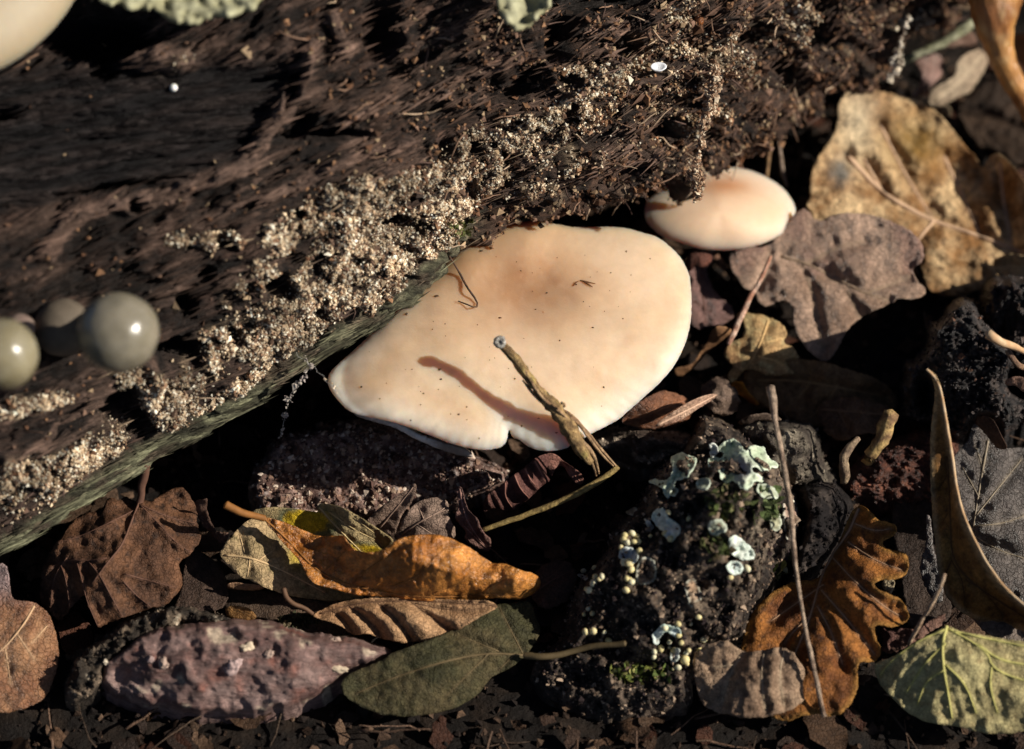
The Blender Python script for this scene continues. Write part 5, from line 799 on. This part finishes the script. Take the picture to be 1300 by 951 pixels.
for k, (pth, rd) in enumerate([([(800, 640, 3.6), (870, 665, 3.4), (920, 720, 3.1), (985, 800, 2.6), (1045, 868, 2.1)], [2.2, 2, 1.8, 1.2]), ([(830, 670, 3.45), (895, 690, 3.3), (940, 760, 3.0), (1000, 835, 2.5), (1030, 862, 2.2)], [2, 2, 1.6, 1]), ([(860, 690, 3.3), (900, 760, 3.0), (950, 810, 2.7), (968, 850, 2.4), (975, 890, 2.1)], [3, 3.2, 3, 2.2, 1.4]), ([(850, 700, 3.3), (880, 770, 2.95), (900, 810, 2.7), (912, 835, 2.4)], [3, 2.5, 1.5]),
                               ([(850, 680, 3.35), (900, 740, 3.05), (925, 800, 2.8), (960, 870, 2.3), (965, 900, 2.0)], [2.5, 2.5, 2, 1.2]), ([(840, 690, 3.2), (862, 750, 2.9), (880, 790, 2.6)], [2.5, 2, 1]), ([(700, 505, 4.26), (735, 570, 4.06), (780, 625, 3.85), (835, 660, 3.7), (870, 700, 3.35)], [1.5, 2, 2, 1]), ([(690, 540, 4.08), (720, 580, 3.98), (760, 625, 3.82)], [1, 2, 1]), ([(835, 625, 3.95), (850, 630, 4.0), (845, 640, 3.85)], [1.6, 2, 1.4])]):
    a, b, c = rod('x', '', 'E', pth, rd, M_TWIG, ((.34, .22, .12), (.18, .10, .05)), '', 6, .25, top=False); mk('fibre', a, b, M_TWIG, trt, c)
a, b, c = rod('x', '', 'E', [(660, 440, 4.40), (700, 500, 4.24), (740, 555, 4.06)], [1.2, 1.8, 1], M_TWIG, WD, '', 6, .3, top=False); mk('fibre', a, b, M_TWIG, trt, c)
rod('grass_straw', 'olive-tan straw running down left from the frayed end of the dry twig', 'H', [(1047, 38, 2.1), (1020, 60, 2.1), (950, 108, 1.95), (870, 150, 1.8), (790, 185, 1.65), (690, 222, 1.5), (600, 252, 1.35), (530, 278, 1.2)], [3.2, 4.2, 4, 3.6, 3.4, 2.8], M_TWIG, ((.28, .20, .07), (.20, .13, .045)), 'straw', 8, .15)
rod('thin_twig', 'thin upright twig with rounded tip standing in front of the bark chunk', 'F', [(350, 563, 4.1), (352, 580, 4.08), (358, 620, 4.0), (366, 700, 3.85), (384, 780, 3.6), (396, 850, 3.45), (408, 920, 3.3), (425, 1010, 2.9), (438, 1200, 2.35), (455, 1330, 1.95), (478, 1460, 1.7), (500, 1570, 1.5), (525, 1690, 1.1), (550, 1800, .6)], [4.6, 3.2, 3.6, 2.9, 2.9, 2.4, 2.5, 2.7, 3.0, 3.0], M_TWIG, ((.33, .24, .17), (.15, .095, .065)), 'twig', 10, .35, knots=.2)
rod('thin_twig', 'short thin tan twig leaning between the brown oak leaf and the curled leaf', 'I', [(1002, 440, 2.6), (985, 490, 2.4), (950, 560, 2.0), (905, 630, 1.5), (868, 702, 1.0)], [2.2, 2.6, 2.8, 2.4], M_TWIG, ((.42, .30, .2), (.3, .19, .12)), 'twig', 8, .2)
rod('broken_twig', 'yellowish broken twig stub rising from the reddish rotten wood', 'F', [(800, 660, 2.2), (795, 690, 2.1), (770, 745, 1.9), (745, 790, 1.7), (712, 850, 1.3)], [8, 9, 8, 8, 6], M_TWIG, ((.42, .28, .11), (.18, .10, .05)), 'twig', 10, .5, knots=.3)
rod('broken_twig', 'pale buff curved twig beside the yellowish stub in the dark hollow', 'F', [(680, 755, 1.9), (645, 790, 1.8), (622, 840, 1.6), (630, 880, 1.4), (625, 920, 1.0)], [3, 5, 6, 7, 5], M_TWIG, ((.36, .26, .16), (.18, .12, .08)), 'twig', 8, .4)
rod('leaf_stalk', 'orange-tan stalk lying across the charred wood at the right edge', 'F', [(1165, 365, 4.3), (1190, 385, 4.25), (1230, 402, 4.0), (1270, 418, 3.8), (1320, 440, 3.5), (1400, 480, 2.8)], [5.5, 5, 3.6, 3, 2.8], M_VEIN, ((.46, .27, .14), (.50, .36, .22)), 'stalk', 8, .25)
rod('root_strand', 'brown root strand at the right edge beside the charred lump', 'F', [(1240, 430, 3.6), (1270, 480, 3.4), (1310, 500, 3.1), (1380, 520, 2.6)], [3, 4, 4, 3], M_TWIG, ((.24, .14, .08), (.14, .08, .05)), 'root', 8, .4)
leaf('brown_leaf', 'small pinkish brown leaf lit between charred nodules and grey leaf at the right edge', 'F', [(1225, 545), (1260, 525), (1300, 530), (1400, 540), (1400, 600), (1300, 590), (1270, 560), (1235, 560)], [(1230, 550, 3.2), (1300, 530, 3.4), (1390, 590, 3.0)], (.28, .17, .12), (.2, .11, .08), seed=61, sp=3)
rod('pine_needle', 'red-brown needle slanting under the log just above the small mushroom', 'C', [(365, 340, 3.0), (340, 395, 2.8), (310, 450, 2.55), (275, 520, 2.2), (245, 590, 1.9), (225, 640, 1.7)], [2.4, 3, 3, 2.8, 2], M_TWIG, ((.30, .13, .06), (.2, .08, .035)), 'needle', 7, .2, 'needles under the log')
rod('pine_needle', 'upright olive-brown needle right of the slanting one above the small mushroom', 'C', [(378, 360, 2.8), (362, 440, 2.5), (350, 520, 2.2), (342, 590, 1.9), (335, 665, 1.6)], [2.2, 3, 2.8, 2.2], M_TWIG, ((.28, .17, .08), (.18, .1, .05)), 'needle', 7, .2, 'needles under the log')
rod('pine_needle', 'curved greyish needle just right of the small mushroom', 'C', [(380, 530, 2.0), (388, 590, 1.8), (395, 650, 1.6), (412, 700, 1.3)], [2, 3, 3, 2], M_TWIG, ((.30, .22, .17), (.2, .14, .1)), 'needle', 7, .2, 'needles under the log')
rod('pine_needle', 'two-toned needle, red above and pale below, crossing in front of the grey-brown oak leaf', 'F', [(350, 75, 2.1), (330, 125, 2.05), (300, 185, 1.95), (270, 235, 1.85), (245, 290, 1.75), (220, 345, 1.65), (192, 405, 1.55)], [2, 3, 3.2, 4, 4.2, 3.2], M_TWIG, ((.34, .16, .10), (.48, .34, .26)), 'needle', 7, .15)
rod('mossy_twig', 'greenish grey mossy twig under the log, left of the orange stalk', 'C', [(780, 262, 2.0), (850, 232, 2.1), (900, 205, 2.2), (960, 180, 2.3), (1030, 140, 2.4), (1085, 100, 2.5), (1130, 60, 2.6)], [4, 5, 5.5, 6, 6.5, 6], M_BARK, ((.20, .20, .11), (.36, .35, .24)), 'twig', 10, .5, knots=.3)
rod('dark_root', 'dark root end beneath the small mushroom, in the gap by the large one', 'F', [(20, -40, 1.4), (60, 20, 1.3), (130, 60, 1.1), (180, 120, .8)], [5, 6, 6, 4], M_TWIG, ((.12, .06, .04), (.2, .1, .06)), 'root', 8, .4)
# ---------------------------------------------------------------- hanging threads with crumbs
def strand(name, label, z, pts, r, blobs, col=((.55, .45, .34), (.38, .28, .19), (.22, .13, .08)), thr=.7, cat='thread', tcol=(.35, .26, .19)):
    p = np.array(Z(z, pts), float); pw = resample(chaikin(P(p[:, 0], p[:, 1], p[:, 2]), 2, False), .08, False); pw = pw + .02 * rng.normal(size=pw.shape)
    parts = [tube(pw, thr / PPU, 5, .3) + (C3(*tcol),)]
    rt = root(name, pw.mean(0), label, cat); mk('thread', parts[0][0], parts[0][1], M_TWIG, rt, C3(*tcol))
    cs = []; rs = []
    for (x, y, h, rr_, n) in [tuple(Z(z, [(b[0], b[1])])[0]) + tuple(b[2:]) for b in blobs]:
        c = P(x, y, h); q = rng.normal(size=(n, 3)); q /= np.linalg.norm(q, axis=1)[:, None]; cs.append(c + q * (rr_ / PPU) * rng.uniform(.2, 1, (n, 1)) * np.array([.8, 1.0, 1.3])); rs.append(rng.gamma(4, .007, n) + .008)
    k = rng.integers(len(pw), size=int(len(pw) * r)); cs.append(pw[k] + rng.normal(size=(len(k), 3)) * .02); rs.append(rng.gamma(3, .007, len(k)) + .006)
    cs = np.vstack(cs); rs = np.concatenate(rs); gv, gf, gc = grains(cs, rs, pick(col, len(cs)), jit=.5); tag(mk('crumbs', gv, gf, M_CRUST, rt, gc, smooth=False), kind='stuff')
strand('hanging_thread', 'crumb-covered thread hanging off the log, its dark clump end before the small mushroom', 'C', [(125, 250, 5.90), (120, 330, 5.70), (100, 430, 5.50), (85, 520, 5.20), (75, 600, 5.00), (75, 650, 4.85), (80, 700, 4.70), (68, 755, 4.55)], 6,
       [(135, 270, 5.90, 12, 240), (140, 310, 5.85, 12, 260), (130, 355, 5.75, 12, 260), (120, 400, 5.60, 10, 200), (105, 440, 5.50, 6, 80), (95, 480, 5.30, 4, 50), (90, 540, 5.15, 4, 50), (72, 605, 5.00, 5, 50), (70, 660, 4.85, 8, 120), (80, 690, 4.75, 9, 150), (75, 725, 4.65, 7, 80), (45, 655, 4.85, 6, 40)], col=((.50, .40, .29), (.34, .22, .14), (.18, .10, .06)), thr=.9)
strand('hanging_thread', 'pale crumb-beaded thread hanging above the top of the large oak leaf', 'C', [(870, 60, 4.0), (850, 110, 3.8), (838, 160, 3.6), (828, 210, 3.4), (815, 250, 3.2), (798, 300, 3.0)], 3, [(828, 200, 3.45, 6, 60), (835, 235, 3.35, 6, 60), (808, 235, 3.3, 6, 60), (820, 265, 3.2, 5, 50), (798, 292, 3.05, 5, 40), (865, 70, 3.9, 4, 30)], col=((.62, .55, .45), (.5, .42, .32)))
strand('hanging_thread', 'fine crumb-beaded web thread in the dark gap left of the large mushroom', 'D', [(1150, 455, 3.9), (1160, 500, 3.7), (1115, 560, 3.4), (1085, 600, 3.0), (1070, 680, 2.5), (1050, 750, 2.0)], 2, [(1110, 560, 3.4, 3, 20), (1075, 610, 2.9, 3, 14), (1070, 672, 2.5, 3, 16), (1165, 485, 3.75, 3, 14)], col=((.40, .35, .3), (.26, .22, .2)), thr=.28, tcol=(.4, .38, .35))
strand('web_thread', 'fine web line from the log edge to the left tip of the large mushroom', 'D', [(1110, 440, 3.9), (1180, 495, 3.85), (1240, 550, 3.8), (1300, 640, 3.6)], .3, [], thr=.22, tcol=(.5, .48, .45))
fp = [(415, 75), (440, 115), (458, 145), (472, 175), (495, 210), (518, 240), (522, 265), (505, 268), (480, 255), (448, 243)]
fh = [hit(*Z('E', [q])[0], [CAPB])[0][2] + (.04 + .10 * (k % 3 == 1)) for k, q in enumerate(fp)]; fh[0] = fh[1] + .25
rod('root_fibre', 'thin dark hooked root fibre lying on the upper left of the large mushroom cap', 'E', [q + (h,) for q, h in zip(fp, fh)], [1.2, 1.3, 1.5, 1.2, 1.0, .8], M_TWIG, ((.11, .06, .035), (.06, .035, .025)), 'fibre', 6, .5)
# specks of soil on the large cap
sp_ = [(366, 226, 15, 9, .08), (255, 293, 10, 7, .06), (535, 56, 10, 6, .07), (888, 180, 9, 7, .05), (605, 307, 10, 6, .08), (952, 343, 7, 5, .08), (380, 500, 11, 7, .1), (450, 668, 8, 6, .07), (686, 712, 5, 9, .08), (275, 500, 5, 4, .05), (660, 535, 5, 6, .07), (993, 566, 4, 6, .07), (1066, 310, 5, 4, .07), (780, 213, 6, 4, .04), (738, 275, 8, 3, .05), (817, 737, 7, 4, .06), (527, 758, 4, 5, .06), (85, 566, 6, 5, .03), (383, 537, 6, 5, .02), (750, 683, 7, 3, .03), (1168, 85, 4, 4, .05), (918, 246, 5, 4, .05), (318, 590, 4, 4, .06), (270, 690, 6, 5, .03), (420, 667, 4, 4, .06), (155, 610, 4, 4, .04), (1020, 138, 5, 3, .05), (683, 130, 4, 3, .05), (590, 8, 4, 4, .04), (1078, 58, 4, 4, .04), (829, 392, 4, 4, .04), (480, 640, 4, 4, .06), (770, 285, 3, 7, .5)]
parts = []
for (x, y, a, b, d) in sp_ + [(float(x), float(y), 2.6, 2.2, .07) for x, y in zip(rng.uniform(100, 1200, 46), rng.uniform(60, 700, 46))]:
    u, v = Z('E', [(x, y)])[0]
    if not inside(np.array([[u, v]]), np.array(BIG))[0]: continue
    c_, n_ = hit(u, v, [CAPB]); g = grains(np.zeros((1, 3)), np.ones(1), np.array([[d, d * .62, d * .4]]), IC0, .5)
    parts.append((g[0] * np.array([a, b, 2.8]) * .68 * _S / PPU + c_ + n_ * .01, g[1], g[2]))
for pth in ([(905, 168), (925, 172), (962, 180)], [(915, 170), (935, 182), (952, 192)], [(880, 188), (890, 175), (898, 172)]):
    w3 = np.array([hit(*Z('E', [q])[0], [CAPB])[0] for q in pth]) + np.array([0, 0, .02]); a, b = tube(w3, [.012, .018, .008], 5); parts.append((a, b, C3(.13, .06, .03)))
a, b, c = join(parts); tag(mk('soil_specks', a, b, M_CRUST, None, c), 'dark soil specks and tiny splinters sprinkled on the large mushroom cap', 'soil', None, 'stuff')

# ---------------------------------------------------------------- things on the log
def ball(label, u, v, r, h, col, seed=0, stalkdown=1.4, name='puffball', m=None, sq=0):
    c = P(u, v, h); V = IC4[0] * (1 + .05 * fbm(IC4[0] * .9 + seed, 3))[:, None] * np.array([1, 1, .96]); q = V * r / PPU
    rt = root(name, c, label, 'mushroom', 'young button mushrooms on the log'); mk('cap', c + q, IC4[1], m or M_BALL, rt, mix(np.array(col[0]), np.array(col[1]), ss(-.2, .3, fbm(V * 1.2 + seed, 3))))
    b_, n_ = hit(u - 6, v - 2, [LOGB]); b_ = b_ - n_ * .3; e = c * .75 + b_ * .25
    pw = np.linspace(c - (c - b_) * .1, b_, 8); a, b = tube(pw, np.linspace(.42, .6, 8) * r / PPU, 14, .1); mk('stem', a, b, M_GILL, rt, np.array(col[0]) * .7)
hB = hit(150, 422, [LOGB])[0]
ball('largest round olive-grey button mushroom with sharp highlight, out of focus on the log', 150, 422, 44, hB[2] + 2.2, ((.20, .175, .13), (.16, .14, .10)), 1)
ball('round olive-grey button mushroom with highlight, cut by the left edge', 3, 449, 38, hit(4, 449, [LOGB])[0][2] + 2.0, ((.23, .20, .13), (.19, .16, .095)), 2)
ball('pinkish button mushroom half in shadow between the two olive-grey ones', 80, 416, 33, hit(80, 418, [LOGB])[0][2] + .35, ((.12, .095, .07), (.095, .075, .055)), 3, m=M_GILL)  # part of its shadow is put into the darker base colour
ball('small pinkish button mushroom above the one cut by the left edge', 25, 417, 17, hit(25, 417, [LOGB])[0][2] + .3, ((.20, .145, .115), (.16, .11, .09)), 4, m=M_GILL)
c_, n_ = hit(220, 114, [LOGB]); o_ = mk('white_bead', c_ + n_ * .06 + IC1[0] * .075, IC1[1], M_BEAD, None, C3(.8, .78, .74)); tag(o_, 'tiny white bead alone on the dark wood at the upper left of the log', 'bead')
# tiny white cup fungus
c_, n_ = hit(836, 85, [LOGB]); ctr = P(836, 85, c_[2] + .35); th = np.linspace(0, 2 * np.pi, 20, endpoint=False); V = []; 
nc = BACK * .75 + UP * .65; nc /= np.linalg.norm(nc); t1 = RIGHT * .96 + UP * .2; t1 -= nc * (t1 @ nc); t1 /= np.linalg.norm(t1); t2 = np.cross(nc, t1)
for rr_, zz_ in ((.02, -.09), (.10, -.07), (.13, -.03), (.165, .01), (.15, .018), (.11, .0), (.07, -.02), (.01, -.025)): V += [ctr + rr_ * (math.cos(a) * t1 + math.sin(a) * t2 * .8) + nc * zz_ for a in th]
i = np.arange(7)[:, None] * 20; j = np.arange(20)[None]; F = np.stack([i + j, i + (j + 1) % 20, i + 20 + (j + 1) % 20, i + 20 + j], -1).reshape(-1, 4)
rt = root('cup_fungus', ctr, 'tiny white disc-shaped fungus on the log above the mushrooms', 'mushroom'); mk('disc', np.array(V), F, M_LICH, rt, C3(.72, .73, .76)); a, b = tube(np.linspace(ctr - nc * .08, c_ - n_ * .1, 5), .04, 8); mk('stem', a, b, M_LICH, rt, C3(.5, .48, .45))
# brown seed-like drop on the log
c_, n_ = hit(886, 26, [LOGB]); o_ = mk('seed', c_ + n_ * .10 + IC3[0] * np.array([.10, .10, .16]), IC3[1], M_WAXLEAF, None, C3(.25, .09, .03)); tag(o_, 'glossy red-brown seed lodged in the log near the top', 'seed')
# lichen growing on top of the log, out of focus
def toplichen(label, z, outline, hh, seed):
    V2, F, o = patch(Z(z, outline), 5, 1, 6, .08, seed); de, _ = segdist(V2, o, True); n = fbm(np.c_[V2 * .05, np.full(len(V2), seed)], 4)
    V = P(V2[:, 0], V2[:, 1], hh + .35 * n + .25 * np.exp(-de / 8)); c = mix(C3(.24, .225, .13), C3(.40, .385, .25), ss(-.3, .4, n)); o_ = mk('log_lichen', V, F, M_LICH, None, c, solid=.08); tag(o_, label, 'lichen')
hl = hit(250, 12, [LOGB])[0][2]; toplichen('out of focus grey-green lichen fringe on the log, upper left', 'A', [(370, -90), (380, -10), (410, 14), (450, 5), (480, 22), (530, 34), (570, 12), (600, 40), (640, 68), (690, 72), (730, 84), (780, 58), (840, 52), (900, 40), (950, 30), (985, -10), (990, -90)], hl + .7, 5)
hl = hit(665, 15, [LOGB])[0][2]; toplichen('out of focus pale green lichen tongue hanging into view at the top centre', 'B', [(590, -90), (595, -20), (598, 20), (610, 50), (630, 60), (640, 85), (670, 108), (700, 92), (725, 80), (745, 50), (775, 30), (792, 0), (800, -90)], hl + .9, 6)

# ---------------------------------------------------------------- the loose litter nobody could count
n = 15000; xy = np.c_[rng.uniform(-16, 17, n), rng.uniform(-17, 10, n)]; q = np.c_[xy, np.zeros(n)]; z_ = .28 * fbm(q * .35, 3) + .16 * fbm(q * 1.6 + 5, 4) - .15
gv, gf, gc = grains(np.c_[xy, z_ + .02], rng.gamma(2.5, .022, n) + .015, pick([(.015, .010, .008), (.03, .018, .012), (.010, .007, .006), (.05, .03, .02), (.09, .055, .035)], n) , jit=.6); tag(mk('soil_crumbs', gv, gf, M_SOIL, None, gc, smooth=False, origin=(0, 0, 0)), 'dark soil crumbs covering the ground between the leaves', 'soil', None, 'stuff')
parts = []
for k in range(1100):
    x, y = rng.uniform(-14, 15), rng.uniform(-15, 9); a = rng.uniform(0, 6.28); L = rng.gamma(2.2, .22) + .15; W_ = L * rng.uniform(.3, .8); t = np.linspace(-1, 1, 5); pts = []
    for ty in (-1, 0, 1):
        for tx in t: pts.append((tx * L * .5 * (1 - .15 * abs(ty)), ty * W_ * .5 * (1 - .5 * tx * tx) + rng.normal() * .03, .12 * L * math.sin(tx * 2 + ty) + rng.normal() * .02))
    pts = np.array(pts); ca, sa = math.cos(a), math.sin(a); tl = rng.normal() * .3; pts = pts @ np.array([[1, 0, tl], [0, 1, rng.normal() * .3], [-tl, 0, 1]]).T @ np.array([[ca, sa, 0], [-sa, ca, 0], [0, 0, 1]])
    zz = .28 * fbm([[x * .35, y * .35, 0]], 3)[0] + rng.uniform(-.03, .12); i = np.array([[r_ * 5 + c, r_ * 5 + c + 1, r_ * 5 + c + 6, r_ * 5 + c + 5] for r_ in (0, 1) for c in range(4)])
    parts.append((pts + np.array([x, y, zz]), i, pick([(.05, .027, .017), (.08, .043, .024), (.03, .018, .013), (.11, .065, .04), (.065, .025, .014)], 1)[0]))
for k in range(420):
    x, y = rng.uniform(-14, 15), rng.uniform(-15, 9); a = rng.uniform(0, 6.28); L = rng.uniform(.3, 1.6); p0 = np.array([x, y, rng.uniform(.0, .2)]); d = np.array([math.cos(a), math.sin(a), rng.normal() * .15]); pw = p0 + np.linspace(0, 1, 6)[:, None] * d * L + np.cumsum(rng.normal(size=(6, 3)) * .03, 0)
    a_, b_ = tube(pw, np.linspace(.022, .012, 6) * rng.uniform(.6, 1.6), 5); parts.append((a_, b_, pick([(.12, .07, .045), (.2, .12, .08), (.07, .045, .03)], 1)[0]))
a, b, c = join(parts); tag(mk('leaf_litter', a, b, M_LEAF, None, c, origin=(0, 0, 0)), 'tiny brown leaf shreds, stalks and rootlets strewn over the soil', 'litter', None, 'stuff')

leaf('dark_leaf', 'reddish dark leaf bit in the gap right of the large mushroom, below the small one', 'F', [(60, 40), (110, 60), (135, 75), (110, 120), (70, 110), (40, 140), (30, 90)], [(60, 40, 1.9), (135, 75, 1.7), (40, 140, 1.4), (90, 90, 1.8)], (.16, .06, .04), (.09, .04, .03), seed=71, sp=3, jag=3)
leaf('brown_leaf', 'crumpled brown leaf scrap between the pale straw blade and the amber curl', 'F', [(110, 540), (160, 520), (210, 560), (240, 610), (220, 660), (160, 680), (110, 640), (80, 590)], [(110, 540, 1.1), (240, 620, 1.0), (160, 680, .9), (150, 600, 1.5)], (.22, .15, .11), (.10, .065, .05), seed=72, sp=3, jag=5, crinkle=.16)
leaf('brown_leaf', 'dim brown leaf lying in the shade behind the broken yellowish twig stub', 'F', [(520, 620), (620, 600), (740, 620), (820, 650), (780, 740), (680, 740), (600, 780), (540, 720)], [(520, 620, .5), (820, 650, .7), (600, 780, .4), (680, 680, .8)], (.17, .10, .06), (.09, .05, .03), [[(600, 650), (640, 720)], [(680, 650), (720, 700)]], [(540, 650), (680, 660), (800, 670)], seed=73, jag=4)
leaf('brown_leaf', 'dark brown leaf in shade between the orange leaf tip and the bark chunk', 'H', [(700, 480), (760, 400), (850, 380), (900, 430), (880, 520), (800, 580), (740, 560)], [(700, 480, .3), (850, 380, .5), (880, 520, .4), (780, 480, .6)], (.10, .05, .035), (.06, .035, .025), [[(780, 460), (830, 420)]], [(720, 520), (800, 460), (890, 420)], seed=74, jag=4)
